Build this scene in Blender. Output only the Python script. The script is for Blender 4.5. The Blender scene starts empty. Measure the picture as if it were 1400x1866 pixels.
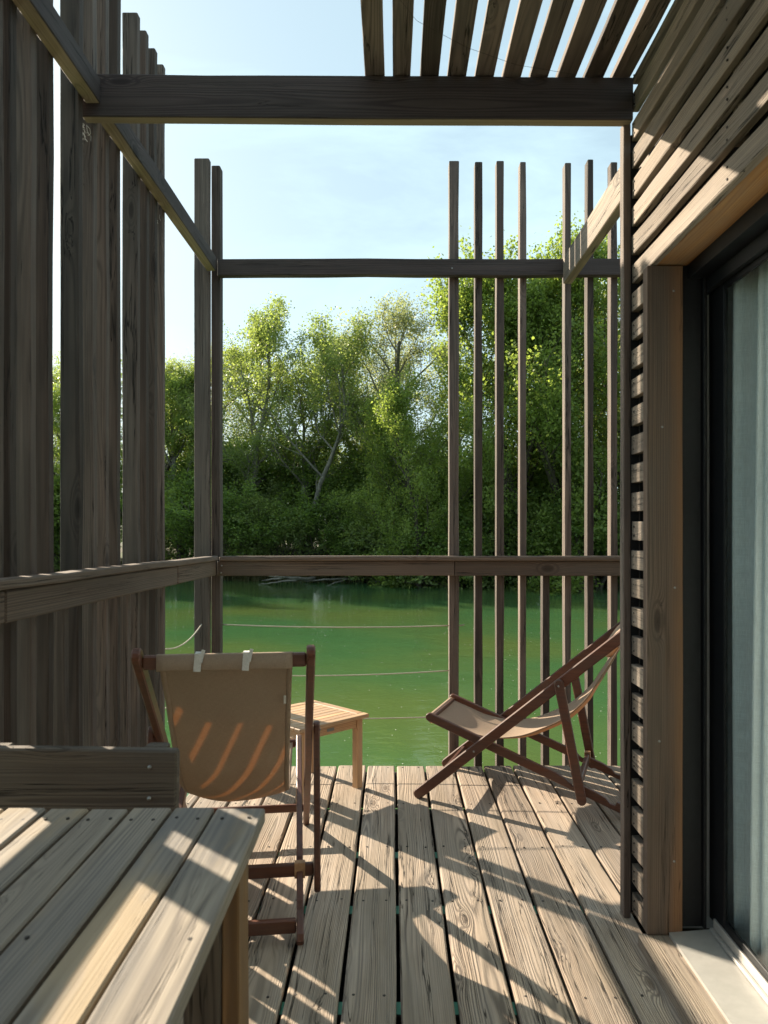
import bpy, math, random
import numpy as np
from mathutils import Vector

# ------------------------------------------------------------------ camera, world, sun, exposure
S = bpy.context.scene
COL = S.collection
F = 1400.0
D = F / 352.6                      # distance to the far end of the deck
U0, V0, H = 717.0, 963.0, 1.225

cam = bpy.data.cameras.new('camera')
cam_o = bpy.data.objects.new('camera', cam)
COL.objects.link(cam_o)
cam_o.location = (0, 0, H)
cam_o.rotation_euler = (math.radians(90), 0, 0)
cam.sensor_fit = 'HORIZONTAL'
cam.sensor_width = 36
cam.lens = 36 * F / 1400
cam.shift_x = -(U0 - 700) / 1400
cam.shift_y = (V0 - 933) / 1400
cam.clip_start = 0.02
cam.clip_end = 5000
cam.dof.use_dof = True
cam.dof.focus_distance = 5.0
cam.dof.aperture_fstop = 11
S.camera = cam_o

SUN_DIR = Vector((-1.55, 1.508, 1.0)).normalized()      # towards the sun
SUN_EL = math.asin(SUN_DIR.z)
SUN_AZ = math.atan2(SUN_DIR.x, SUN_DIR.y)               # from +Y towards +X
w = bpy.data.worlds.new('World')
S.world = w
w.use_nodes = True
nt = w.node_tree
for n in list(nt.nodes):
    nt.nodes.remove(n)
out = nt.nodes.new('ShaderNodeOutputWorld')
bg = nt.nodes.new('ShaderNodeBackground')
sky = nt.nodes.new('ShaderNodeTexSky')
sky.sky_type = 'NISHITA'
sky.sun_disc = False
sky.sun_elevation = SUN_EL
sky.sun_rotation = SUN_AZ
sky.air_density = 1.0
sky.dust_density = 1.6
sky.ozone_density = 1.2
bg.inputs['Strength'].default_value = 0.052
# thin high cloud, a veil over the sky
tc = nt.nodes.new('ShaderNodeTexCoord')
mp = nt.nodes.new('ShaderNodeMapping')
mp.inputs['Scale'].default_value = (1.2, 2.2, 5.0)
mp.inputs['Rotation'].default_value = (0.0, 0.25, 0.5)
nz = nt.nodes.new('ShaderNodeTexNoise')
nz.inputs['Scale'].default_value = 1.6
nz.inputs['Detail'].default_value = 7
nz.inputs['Roughness'].default_value = 0.6
nz.inputs['Distortion'].default_value = 0.5
cr = nt.nodes.new('ShaderNodeMapRange')
cr.inputs['From Min'].default_value = 0.45
cr.inputs['From Max'].default_value = 0.68
cr.inputs['To Min'].default_value = 0.52
cr.inputs['To Max'].default_value = 0.85
mx = nt.nodes.new('ShaderNodeMix')
mx.data_type = 'RGBA'
mx.inputs['B'].default_value = (6.3, 8.5, 9.1, 1)
nt.links.new(tc.outputs['Generated'], mp.inputs['Vector'])
nt.links.new(mp.outputs[0], nz.inputs['Vector'])
nt.links.new(nz.outputs['Fac'], cr.inputs['Value'])
nt.links.new(cr.outputs[0], mx.inputs['Factor'])
nt.links.new(sky.outputs[0], mx.inputs['A'])
nt.links.new(mx.outputs['Result'], bg.inputs['Color'])
nt.links.new(bg.outputs[0], out.inputs['Surface'])

sl = bpy.data.lights.new('sun', 'SUN')
sl.energy = 5.0
sl.angle = math.radians(0.53)
sl.color = (1.0, 0.87, 0.68)
so = bpy.data.objects.new('sun', sl)
COL.objects.link(so)
so.rotation_euler = SUN_DIR.to_track_quat('Z', 'Y').to_euler()
so.location = SUN_DIR * 40

S.view_settings.view_transform = 'Standard'
S.view_settings.look = 'None'
S.view_settings.exposure = 1.42
S.view_settings.gamma = 1.0
S.render.engine = 'CYCLES'
S.cycles.use_denoising = True
S.cycles.max_bounces = 8
S.cycles.diffuse_bounces = 4
S.cycles.glossy_bounces = 4
S.cycles.transmission_bounces = 6
S.cycles.transparent_max_bounces = 12
S.cycles.caustics_reflective = True
S.cycles.blur_glossy = 0.3
S.cycles.sample_clamp_indirect = 6.0

# ------------------------------------------------------------------ object helpers
def put(name, me, mat=None, parent=None, **kw):
    o = bpy.data.objects.new(name, me)
    COL.objects.link(o)
    if mat is not None:
        me.materials.append(mat)
    if parent is not None:
        o.parent = parent
    for k, v in kw.items():
        o[k] = v
    return o

def thing(name, label, cat, loc=(0, 0, 0), rotz=0.0, group=None):
    o = bpy.data.objects.new(name, None)
    o.empty_display_size = 0.1
    COL.objects.link(o)
    o.location = loc
    o.rotation_euler = (0, 0, rotz)
    o['label'] = label
    o['category'] = cat
    if group:
        o['group'] = group
    return o

def struct(name, me, mat):
    return put(name, me, mat, kind='structure')

def copy_tree(o, parent=None):
    c = o.copy()
    COL.objects.link(c)
    if parent is not None:
        c.parent = parent
    for ch in [x for x in COL.objects if x.parent == o]:
        copy_tree(ch, c)
    return c

RNG = random.Random(7)

class MB:
    """collects boards, tubes and panels; every vertex carries its own timber coordinates"""
    def __init__(s):
        s.v, s.f, s.w, s.t, s.sm, s.mi, s.m2 = [], [], [], [], [], [], 0

    def add(s, verts, faces, wco, tint, smooth=False):
        b = len(s.v)
        s.v += [tuple(x) for x in verts]
        s.f += [tuple(i + b for i in fc) for fc in faces]
        s.w += [tuple(x) for x in wco]
        s.t += [tint] * len(verts)
        s.sm += [smooth] * len(faces)
        s.mi += [s.m2] * len(faces)

    def board(s, p0, p1, wv, wid, th, bev=0.003, seg=0.16, wob=0.0008, tint=None, pith=None, taper=None, endbev=True):
        """timber from p0 to p1 (centre line); wv is the direction of its width"""
        p0, p1 = Vector(p0), Vector(p1)
        L = (p1 - p0).length
        ax = (p1 - p0).normalized()
        wv = Vector(wv)
        wv = (wv - ax * wv.dot(ax)).normalized()
        tv = ax.cross(wv).normalized()
        hw, ht = wid / 2, th / 2
        bev = min(bev, hw * .45, ht * .45)
        prof = [(-hw + bev, -ht), (hw - bev, -ht), (hw, -ht + bev), (hw, ht - bev),
                (hw - bev, ht), (-hw + bev, ht), (-hw, ht - bev), (-hw, -ht + bev)]
        n = max(1, int(round(L / seg)))
        st = [i / n for i in range(n + 1)]
        if endbev and L > 4 * bev:
            st = [0.0, bev / L] + st[1:-1] + [1 - bev / L, 1.0]
        ph = [RNG.uniform(0, 6.28) for _ in range(4)]
        off = (RNG.uniform(0, 60), RNG.uniform(-.5, .5) * wid if pith is None else pith[0],
               (RNG.uniform(.02, .07) if pith is None else pith[1]) * RNG.choice((-1, 1)))
        tint = RNG.random() if tint is None else tint
        V, W, Fc = [], [], []
        m = len(st)
        for k, q in enumerate(st):
            x = q * L
            dw = wob * (math.sin(x * 5.1 + ph[0]) + .6 * math.sin(x * 13 + ph[1]))
            dt = wob * (math.sin(x * 4.3 + ph[2]) + .6 * math.sin(x * 11 + ph[3]))
            sc = 1.0
            sh = bev if (endbev and k in (0, m - 1) and L > 4 * bev) else 0.0
            for (a, b) in prof:
                a2 = a - math.copysign(sh, a) * (abs(a) > sh)
                b2 = b - math.copysign(sh, b) * (abs(b) > sh)
                if taper:
                    sc = taper[0] + (taper[1] - taper[0]) * q
                a2 *= sc
                V.append(p0 + ax * x + wv * (a2 + dw * (1 if a > 0 else -.4)) + tv * (b2 + dt))
                W.append((x + off[0], a + off[1], b + off[2]))
        for k in range(m - 1):
            for j in range(8):
                a, b2 = k * 8 + j, k * 8 + (j + 1) % 8
                Fc.append((a, b2, b2 + 8, a + 8))
        Fc.append(tuple(range(7, -1, -1)))
        Fc.append(tuple((m - 1) * 8 + j for j in range(8)))
        s.add(V, Fc, W, tint)
        return s

    def box(s, x0, x1, y0, y1, z0, z1, along='z', **kw):
        c = ((x0 + x1) / 2, (y0 + y1) / 2, (z0 + z1) / 2)
        if along == 'z':
            return s.board((c[0], c[1], z0), (c[0], c[1], z1), (1, 0, 0), x1 - x0, y1 - y0, **kw)
        if along == 'y':
            return s.board((c[0], y0, c[2]), (c[0], y1, c[2]), (1, 0, 0), x1 - x0, z1 - z0, **kw)
        return s.board((x0, c[1], c[2]), (x1, c[1], c[2]), (0, 1, 0), y1 - y0, z1 - z0, **kw)

    def tube(s, pts, rad, n=10, tint=None, caps=True):
        pts = [Vector(p) for p in pts]
        rad = rad if isinstance(rad, (list, tuple)) else [rad] * len(pts)
        tint = RNG.random() if tint is None else tint
        V, W, Fc = [], [], []
        L = 0
        o = RNG.uniform(0, 60)
        ref = None
        for i, p in enumerate(pts):
            d = (pts[min(i + 1, len(pts) - 1)] - pts[max(i - 1, 0)]).normalized()
            if ref is None:
                ref = d.orthogonal().normalized()
            ref = (ref - d * ref.dot(d)).normalized()
            q = d.cross(ref)
            if i:
                L += (p - pts[i - 1]).length
            for j in range(n):
                a = j * 2 * math.pi / n
                V.append(p + (ref * math.cos(a) + q * math.sin(a)) * rad[i])
                W.append((L + o, math.cos(a) * rad[i] + .02, math.sin(a) * rad[i] + .03))
        for i in range(len(pts) - 1):
            for j in range(n):
                a, b = i * n + j, i * n + (j + 1) % n
                Fc.append((a, b, b + n, a + n))
        if caps:
            Fc.append(tuple(range(n - 1, -1, -1)))
            Fc.append(tuple((len(pts) - 1) * n + j for j in range(n)))
        s.add(V, Fc, W, tint, True)
        return s

    def slab(s, outline, plane_o, ua, va, na, th, tint=None, bev=0.003):
        """flat piece cut to an outline (u,v), thickness th along na (centred)"""
        plane_o, ua, va, na = map(Vector, (plane_o, ua, va, na))
        tint = RNG.random() if tint is None else tint
        o = (RNG.uniform(0, 60), .01, .04)
        cu = sum(p[0] for p in outline) / len(outline)
        cv = sum(p[1] for p in outline) / len(outline)
        V, W, Fc = [], [], []
        n = len(outline)
        nn = [None] * n
        for i in range(n):                     # inward offset for the chamfer
            a, b, c = outline[i - 1], outline[i], outline[(i + 1) % n]
            d1 = Vector((b[0] - a[0], b[1] - a[1])); d2 = Vector((c[0] - b[0], c[1] - b[1]))
            if d1.length: d1.normalize()
            if d2.length: d2.normalize()
            nv = Vector((-(d1.y + d2.y), d1.x + d2.x))
            if nv.length > 1e-6: nv.normalize()
            nn[i] = nv
        area = sum(outline[i - 1][0] * outline[i][1] - outline[i][0] * outline[i - 1][1] for i in range(n))
        sg = 1 if area > 0 else -1
        for h, ins in ((-th / 2, bev), (-th / 2 + bev, 0), (th / 2 - bev, 0), (th / 2, bev)):
            for i, (u, v) in enumerate(outline):
                u2, v2 = u + nn[i].x * ins * sg, v + nn[i].y * ins * sg
                V.append(plane_o + ua * u2 + va * v2 + na * h)
                W.append((u2 + o[0], v2 + o[1], h + o[2]))
        for k in range(3):
            for i in range(n):
                a, b = k * n + i, k * n + (i + 1) % n
                Fc.append((a, b, b + n, a + n))
        Fc.append(tuple(range(n - 1, -1, -1)))
        Fc.append(tuple(3 * n + i for i in range(n)))
        s.add(V, Fc, W, tint)
        return s

    def mesh(s, name):
        me = bpy.data.meshes.new(name)
        me.from_pydata(s.v, [], s.f)
        a = me.attributes.new('wco', 'FLOAT_VECTOR', 'POINT')
        a.data.foreach_set('vector', np.array(s.w, 'f').ravel())
        t = me.attributes.new('tint', 'FLOAT', 'POINT')
        t.data.foreach_set('value', np.array(s.t, 'f'))
        me.polygons.foreach_set('use_smooth', s.sm)
        me.update()
        return me

    def build(s, name, mat, parent=None, mat2=None, **kw):
        me = s.mesh(name)
        o = put(name, me, mat, parent, **kw)
        if mat2 is not None:
            me.materials.append(mat2)
            me.polygons.foreach_set('material_index', s.mi)
        return o

# ------------------------------------------------------------------ materials
def newmat(name):
    m = bpy.data.materials.new(name)
    m.use_nodes = True
    t = m.node_tree
    for n in list(t.nodes):
        t.nodes.remove(n)
    o = t.nodes.new('ShaderNodeOutputMaterial')
    p = t.nodes.new('ShaderNodeBsdfPrincipled')
    t.links.new(p.outputs[0], o.inputs['Surface'])
    return m, t, p, o

class G:
    """small helper that chains math nodes"""
    def __init__(s, t):
        s.t = t
    def m(s, op, a, b=None, c=None, clamp=False):
        n = s.t.nodes.new('ShaderNodeMath')
        n.operation = op
        n.use_clamp = clamp
        for i, x in enumerate((a, b, c)):
            if x is None: continue
            if isinstance(x, (int, float)): n.inputs[i].default_value = x
            else: s.t.links.new(x, n.inputs[i])
        return n.outputs[0]
    def vec(s, a, b):
        n = s.t.nodes.new('ShaderNodeVectorMath')
        n.operation = 'MULTIPLY'
        s.t.links.new(a, n.inputs[0])
        n.inputs[1].default_value = b
        return n.outputs[0]
    def noise(s, v, scale=1.0, detail=3, rough=.55, dist=0.0, out='Fac'):
        n = s.t.nodes.new('ShaderNodeTexNoise')
        n.inputs['Scale'].default_value = scale
        n.inputs['Detail'].default_value = detail
        n.inputs['Roughness'].default_value = rough
        n.inputs['Distortion'].default_value = dist
        if v is not None: s.t.links.new(v, n.inputs['Vector'])
        return n.outputs[out]
    def rng(s, x, a, b, c=0.0, d=1.0, smooth=True):
        n = s.t.nodes.new('ShaderNodeMapRange')
        n.interpolation_type = 'SMOOTHSTEP' if smooth else 'LINEAR'
        n.inputs['From Min'].default_value = a
        n.inputs['From Max'].default_value = b
        n.inputs['To Min'].default_value = c
        n.inputs['To Max'].default_value = d
        s.t.links.new(x, n.inputs['Value'])
        return n.outputs[0]
    def mix(s, f, a, b, mode='MIX'):
        n = s.t.nodes.new('ShaderNodeMix')
        n.data_type = 'RGBA'
        n.blend_type = mode
        for k, x in (('Factor', f), ('A', a), ('B', b)):
            if isinstance(x, (int, float)): n.inputs[k].default_value = x
            elif isinstance(x, tuple): n.inputs[k].default_value = (*x, 1)
            else: s.t.links.new(x, n.inputs[k])
        return n.outputs['Result']

def wood(name, dark, light, ring=0.0055, ringc=.5, fibre=.5, knots=1.0, knotcol=None, stain=.35, staincol=None,
         rough=.8, bump=.5, ochre=None, cracks=1.0, tintamt=.18, spec=.25, warm=None, warmlim=None, fscale=1.0):
    m, t, p, o = newmat(name)
    g = G(t)
    at = t.nodes.new('ShaderNodeAttribute'); at.attribute_name = 'wco'
    ti = t.nodes.new('ShaderNodeAttribute'); ti.attribute_name = 'tint'
    co = at.outputs['Vector']
    tint = ti.outputs['Fac']
    sp = t.nodes.new('ShaderNodeSeparateXYZ'); t.links.new(co, sp.inputs[0])
    x, a, b = sp.outputs
    wn = g.noise(g.vec(co, (.9, 3.5, 3.5)), 1, 2, .5, out='Color')
    ws = t.nodes.new('ShaderNodeSeparateXYZ'); t.links.new(wn, ws.inputs[0])
    a2 = g.m('ADD', a, g.m('MULTIPLY', g.m('SUBTRACT', ws.outputs[0], .5), .040))
    b2 = g.m('ADD', b, g.m('MULTIPLY', g.m('SUBTRACT', ws.outputs[1], .5), .040))
    r = g.m('SQRT', g.m('ADD', g.m('MULTIPLY', a2, a2), g.m('MULTIPLY', b2, b2)))
    # knots: branches running outwards from the heart, so the grain flows round them
    vo = t.nodes.new('ShaderNodeTexVoronoi')
    vo.inputs['Scale'].default_value = 1
    vo.inputs['Randomness'].default_value = 1
    t.links.new(g.vec(co, (2.6, 9, 4.5)), vo.inputs['Vector'])
    kd = vo.outputs['Distance']
    kb = g.rng(kd, 0.04, 0.42, 1.0, 0.0)
    r = g.m('ADD', r, g.m('MULTIPLY', g.m('POWER', kb, 2.5), .020 * knots))
    fl = t.nodes.new('ShaderNodeCombineXYZ')
    t.links.new(x, fl.inputs[0]); t.links.new(a2, fl.inputs[1]); t.links.new(r, fl.inputs[2])
    flow = fl.outputs[0]                      # coordinates that follow the grain
    wv1 = g.noise(g.vec(flow, (.35, 6, 75)), 1, 3, .6)
    ph = g.m('ADD', g.m('MULTIPLY', r, 2 * math.pi / ring), g.m('MULTIPLY', wv1, 16))
    rg = g.m('ADD', g.m('MULTIPLY', g.m('SINE', ph), .5), .5)
    rg = g.m('POWER', rg, 1.6)
    am = g.rng(g.noise(g.vec(flow, (.6, 10, 30)), 1, 2, .5), .32, .62, .15, 1.0)
    rg = g.m('ADD', g.m('MULTIPLY', g.m('SUBTRACT', rg, .4), am), .4)
    kring = g.m('MULTIPLY', g.m('ADD', g.m('MULTIPLY', g.m('SINE', g.m('MULTIPLY', kd, 95)), .5), .5), g.rng(kd, .15, .22, 1.0, 0.0))
    rg = g.m('MAXIMUM', rg, g.m('MULTIPLY', kring, min(1.0, knots)))
    fb = g.noise(g.vec(co, (5, 330 * fscale, 330 * fscale)), 1, 2, .6)
    fb2 = g.noise(g.vec(co, (1.4, 70 * fscale, 70 * fscale)), 1, 3, .6)
    crk = g.noise(g.vec(flow, (.8, 20, 70)), 1, 4, .6, .0)
    crk = g.rng(g.m('ABSOLUTE', g.m('SUBTRACT', crk, .5)), 0.0, 0.014, 1.0, 0.0)
    crm = g.rng(g.noise(g.vec(flow, (1.1, 9, 26)), 1, 2), .47, .60)
    crk = g.m('MULTIPLY', g.m('MULTIPLY', crk, crm), cracks, clamp=True)
    k0 = g.rng(kd, 0.055, 0.10, 1.0, 0.0)
    kr = g.m('MULTIPLY', k0, min(1.0, knots))
    fac = g.m('ADD', g.m('MULTIPLY', rg, ringc), g.m('ADD', g.m('MULTIPLY', fb, fibre * .6), g.m('MULTIPLY', fb2, fibre)))
    fac = g.rng(fac, .10 + .25 * fibre, .55 * ringc + 1.15 * fibre, 0, 1, smooth=False)
    c = g.mix(fac, light, dark)
    pt = g.rng(g.noise(g.vec(co, (2.2, 14, 14)), 1, 5, .65, .4), .36, .64)
    lum = (light[0] + light[1] + light[2]) / 3 * .62
    c = g.mix(g.m('MULTIPLY', pt, .38), c, (lum * 1.12, lum * .98, lum * .86))
    st = g.rng(g.noise(g.vec(co, (.9, 5, 5)), 1.3, 4, .6), .38, .68)
    sc = staincol or tuple(q * .45 for q in dark)
    c = g.mix(g.m('MULTIPLY', st, stain), c, sc)
    if ochre is not None:
        oc = g.rng(g.noise(g.vec(co, (1.7, 9, 9)), 1.1, 4, .6, .3), .47, .66)
        c = g.mix(g.m('MULTIPLY', oc, .38), c, ochre)
    if warm is not None:
        wf = g.rng(g.m('ADD', a, g.m('ADD', g.m('MULTIPLY', g.m('SUBTRACT', fb2, .5), .02), g.m('MULTIPLY', g.m('SUBTRACT', g.noise(g.vec(co, (1.1, 4, 1)), 1, 3, .55), .5), .09))), warmlim[0], warmlim[1])
        c = g.mix(wf, c, warm)
    kc = knotcol or tuple(q * .4 for q in dark)
    c = g.mix(g.m('MULTIPLY', kr, .7), c, kc)
    c = g.mix(g.m('MULTIPLY', crk, .85), c, tuple(q * .14 for q in dark))
    tm = g.m('ADD', g.m('MULTIPLY', tint, 2 * tintamt), 1 - tintamt)
    cm = t.nodes.new('ShaderNodeCombineColor')
    for i in range(3): t.links.new(tm, cm.inputs[i])
    c = g.mix(1.0, c, cm.outputs[0], 'MULTIPLY')
    t.links.new(c, p.inputs['Base Color'])
    p.inputs['Roughness'].default_value = rough
    p.inputs['Specular IOR Level'].default_value = spec
    hgt = g.m('SUBTRACT', g.m('SUBTRACT', g.m('SUBTRACT', 1.0, g.m('MULTIPLY', rg, .5 * ringc + .15)), g.m('MULTIPLY', fb, .35)), g.m('MULTIPLY', crk, 1.6))
    bp = t.nodes.new('ShaderNodeBump')
    bp.inputs['Strength'].default_value = bump
    bp.inputs['Distance'].default_value = 0.0022
    t.links.new(hgt, bp.inputs['Height'])
    t.links.new(bp.outputs[0], p.inputs['Normal'])
    return m

M = {}
M['deck'] = wood('weathered_deck_timber', (.165, .124, .096), (.66, .51, .385), ring=.0048, ringc=.48, stain=.7,
                 staincol=(.24, .19, .14), knotcol=(.12, .085, .06), bump=1.4, cracks=1.4, tintamt=.24)
M['screen'] = wood('grey_screen_timber', (.066, .050, .043), (.215, .165, .138), ring=.005, ringc=.25, stain=.5, staincol=(.045, .037, .033),
                   bump=.8, cracks=1.4, tintamt=.45)
M['clad'] = wood('weathered_cladding_timber', (.15, .118, .092), (.42, .335, .255), ring=.005, ringc=.35, stain=.45, staincol=(.11, .09, .08), bump=1.0, cracks=1.6, tintamt=.25)
M['beam'] = wood('grey_beam_timber', (.044, .034, .033), (.102, .080, .074), ring=.0065, ringc=.5, stain=.35, bump=.6, tintamt=.12)
M['rail'] = wood('brown_rail_timber', (.11, .076, .058), (.23, .17, .13), ring=.007, ringc=.7, stain=.35, bump=.7, tintamt=.15)
M['table'] = wood('weathered_table_timber', (.175, .148, .122), (.50, .425, .335), ring=.0046, ringc=.32, stain=.75,
                  staincol=(.155, .15, .15), knotcol=(.07, .055, .045), bump=.45, tintamt=.10, knots=.7, cracks=.45, ochre=(.50, .35, .17))
M['tboard'] = wood('grey_bench_timber', (.095, .075, .06), (.23, .19, .15), ring=.007, ringc=.5, stain=.3, bump=.8, cracks=1)
M['jamb'] = wood('half_weathered_jamb_timber', (.085, .058, .044), (.18, .125, .092), ring=.005, ringc=.5, stain=.3, bump=.5,
                 warm=(.21, .112, .060), warmlim=(.050, .105), tintamt=.03)
M['orange'] = wood('fresh_larch_timber', (.30, .13, .04), (.50, .26, .10), ring=.006, ringc=.5, stain=.2, bump=.2, cracks=.2)
M['legorange'] = wood('honey_timber', (.22, .12, .05), (.40, .235, .11), ring=.006, ringc=.4, stain=.2, bump=.25, cracks=.3, knots=.3)
M['teak'] = wood('light_teak', (.42, .235, .115), (.64, .41, .225), ring=.008, ringc=.25, fibre=.35, stain=.15, staincol=(.3, .18, .1), bump=.15, cracks=.1, knots=0.0, rough=.55, spec=.4, tintamt=.10)
M['mahog'] = wood('dark_red_hardwood', (.082, .026, .014), (.17, .060, .032), ring=.02, ringc=.12, fibre=.4, stain=.25, staincol=(.05, .02, .012), bump=.12, cracks=.1, knots=0.0, rough=.42, spec=.5, tintamt=.10)
M['joist'] = wood('dark_joist_timber', (.04, .035, .03), (.08, .07, .06), bump=.2)

def plain(name, col, rough=.6, metal=0.0, spec=.5, noise=0.0, nscale=30, bump=0.0):
    m, t, p, o = newmat(name)
    p.inputs['Base Color'].default_value = (*col, 1)
    p.inputs['Roughness'].default_value = rough
    p.inputs['Metallic'].default_value = metal
    p.inputs['Specular IOR Level'].default_value = spec
    if noise or bump:
        g = G(t)
        tcx = t.nodes.new('ShaderNodeTexCoord')
        f = g.noise(tcx.outputs['Object'], nscale, 5, .6)
        if noise:
            t.links.new(g.mix(g.rng(f, .35, .7), tuple(c * (1 - noise) for c in col), tuple(min(1, c * (1 + noise)) for c in col)), p.inputs['Base Color'])
        if bump:
            bp = t.nodes.new('ShaderNodeBump'); bp.inputs['Strength'].default_value = bump; bp.inputs['Distance'].default_value = .01
            t.links.new(f, bp.inputs['Height']); t.links.new(bp.outputs[0], p.inputs['Normal'])
    return m

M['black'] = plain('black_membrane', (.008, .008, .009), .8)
M['frame'] = plain('anthracite_frame', (.010, .011, .013), .5, .0, .22, .12, 60)
M['alu'] = plain('pale_aluminium_sill', (.40, .385, .36), .35, .15, .5, .06, 18)
M['steel'] = plain('screw_steel', (.35, .34, .33), .4, .9)
M['rust'] = plain('dark_screw_hole', (.03, .022, .018), .7)
M['rope'] = plain('beige_rope', (.50, .44, .36), .9, noise=.25, nscale=300)
M['room'] = plain('pale_interior', (.55, .54, .51), .8, noise=.2, nscale=3)
M['tape'] = plain('green_joist_tape', (.10, .42, .26), .5)
M['leather'] = plain('tan_leather', (.40, .22, .11), .55, noise=.2, nscale=40)
M['strap'] = plain('white_cotton_tie', (.62, .60, .56), .9, noise=.08, nscale=200)
M['plate'] = plain('grey_metal_plate', (.20, .24, .25), .4, .6)
M['rock'] = plain('grey_rock', (.20, .18, .155), .9, noise=.35, nscale=4, bump=.6)
M['deadwood'] = plain('bleached_deadwood', (.20, .175, .145), .85, noise=.3, nscale=8)
M['web'] = plain('cobweb_silk', (.75, .72, .66), .8)

def fabric(name, col, trans, amt, weave=1400.0):
    m, t, p, o = newmat(name)
    g = G(t)
    at = t.nodes.new('ShaderNodeAttribute'); at.attribute_name = 'wco'
    f1 = g.noise(g.vec(at.outputs['Vector'], (weave * .05, weave, 1)), 1, 1)
    f2 = g.noise(g.vec(at.outputs['Vector'], (weave, weave * .05, 1)), 1, 1)
    f = g.m('MULTIPLY', g.m('ADD', f1, f2), .5)
    big = g.noise(at.outputs['Vector'], 6, 3)
    c = g.mix(g.rng(f, .3, .7), tuple(q * .8 for q in col), tuple(min(1, q * 1.15) for q in col))
    c = g.mix(g.m('MULTIPLY', g.rng(big, .4, .7), .18), c, tuple(q * .6 for q in col))
    t.links.new(c, p.inputs['Base Color'])
    p.inputs['Roughness'].default_value = .85
    p.inputs['Specular IOR Level'].default_value = .15
    tr = t.nodes.new('ShaderNodeBsdfTranslucent')
    tr.inputs['Color'].default_value = (*trans, 1)
    ms = t.nodes.new('ShaderNodeMixShader')
    ms.inputs[0].default_value = amt
    t.links.new(p.outputs[0], ms.inputs[1]); t.links.new(tr.outputs[0], ms.inputs[2])
    bp = t.nodes.new('ShaderNodeBump'); bp.inputs['Strength'].default_value = .25; bp.inputs['Distance'].default_value = .0006
    t.links.new(f, bp.inputs['Height']); t.links.new(bp.outputs[0], p.inputs['Normal'])
    t.links.new(ms.outputs[0], o.inputs['Surface'])
    return m
M['sling'] = fabric('taupe_canvas', (.44, .335, .25), (.66, .38, .18), .26)
M['curtain'] = fabric('pale_linen_curtain', (.72, .75, .78), (.76, .79, .82), .25, 700)
M['under'] = wood('pale_water_lit_timber', (.17, .13, .082), (.34, .265, .17), ring=.006, ringc=.4, stain=.2, bump=.3, cracks=.3)  # paler tone also holds the sunlight thrown up off the pond

def foliage(name, dark, light, trans):
    m, t, p, o = newmat(name)
    g = G(t)
    ti = t.nodes.new('ShaderNodeAttribute'); ti.attribute_name = 'tint'
    c = g.mix(ti.outputs['Fac'], dark, light)
    t.links.new(c, p.inputs['Base Color'])
    p.inputs['Roughness'].default_value = .45
    p.inputs['Specular IOR Level'].default_value = .3
    tr = t.nodes.new('ShaderNodeBsdfTranslucent')
    t.links.new(g.mix(1.0, c, trans, 'MULTIPLY'), tr.inputs['Color'])
    ms = t.nodes.new('ShaderNodeMixShader'); ms.inputs[0].default_value = .54
    t.links.new(p.outputs[0], ms.inputs[1]); t.links.new(tr.outputs[0], ms.inputs[2])
    t.links.new(ms.outputs[0], o.inputs['Surface'])
    return m
M['leafA'] = foliage('poplar_leaves', (.12, .165, .058), (.28, .33, .14), (1.9, 1.9, .95))
M['leafB'] = foliage('bright_leaves', (.125, .18, .045), (.28, .34, .11), (1.85, 1.85, 1.0))
M['leafC'] = foliage('grey_green_leaves', (.18, .21, .10), (.33, .345, .19), (1.7, 1.7, 1.2))
M['leafD'] = foliage('dark_undergrowth_leaves', (.085, .14, .04), (.21, .28, .085), (2.0, 2.0, 1.0))
M['reed'] = foliage('reed_blades', (.10, .10, .04), (.22, .19, .09), (1.5, 1.5, 1.1))
M['bark'] = plain('pale_bark', (.20, .18, .15), .9, noise=.35, nscale=14, bump=.5)
M['barkd'] = plain('brown_bark', (.10, .08, .06), .9, noise=.35, nscale=14, bump=.5)

def ground_mat():
    m, t, p, o = newmat('bank_earth')
    g = G(t)
    tcx = t.nodes.new('ShaderNodeTexCoord')
    n1 = g.noise(tcx.outputs['Object'], .8, 6, .65)
    n2 = g.noise(tcx.outputs['Object'], 9, 5, .65)
    c = g.mix(g.rng(n1, .4, .62), (.075, .06, .04), (.05, .075, .02))
    c = g.mix(g.rng(n2, .45, .75), c, (.12, .10, .06))
    t.links.new(c, p.inputs['Base Color'])
    p.inputs['Roughness'].default_value = .95
    bp = t.nodes.new('ShaderNodeBump'); bp.inputs['Strength'].default_value = .8; bp.inputs['Distance'].default_value = .06
    t.links.new(n2, bp.inputs['Height']); t.links.new(bp.outputs[0], p.inputs['Normal'])
    return m
M['ground'] = ground_mat()

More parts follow.
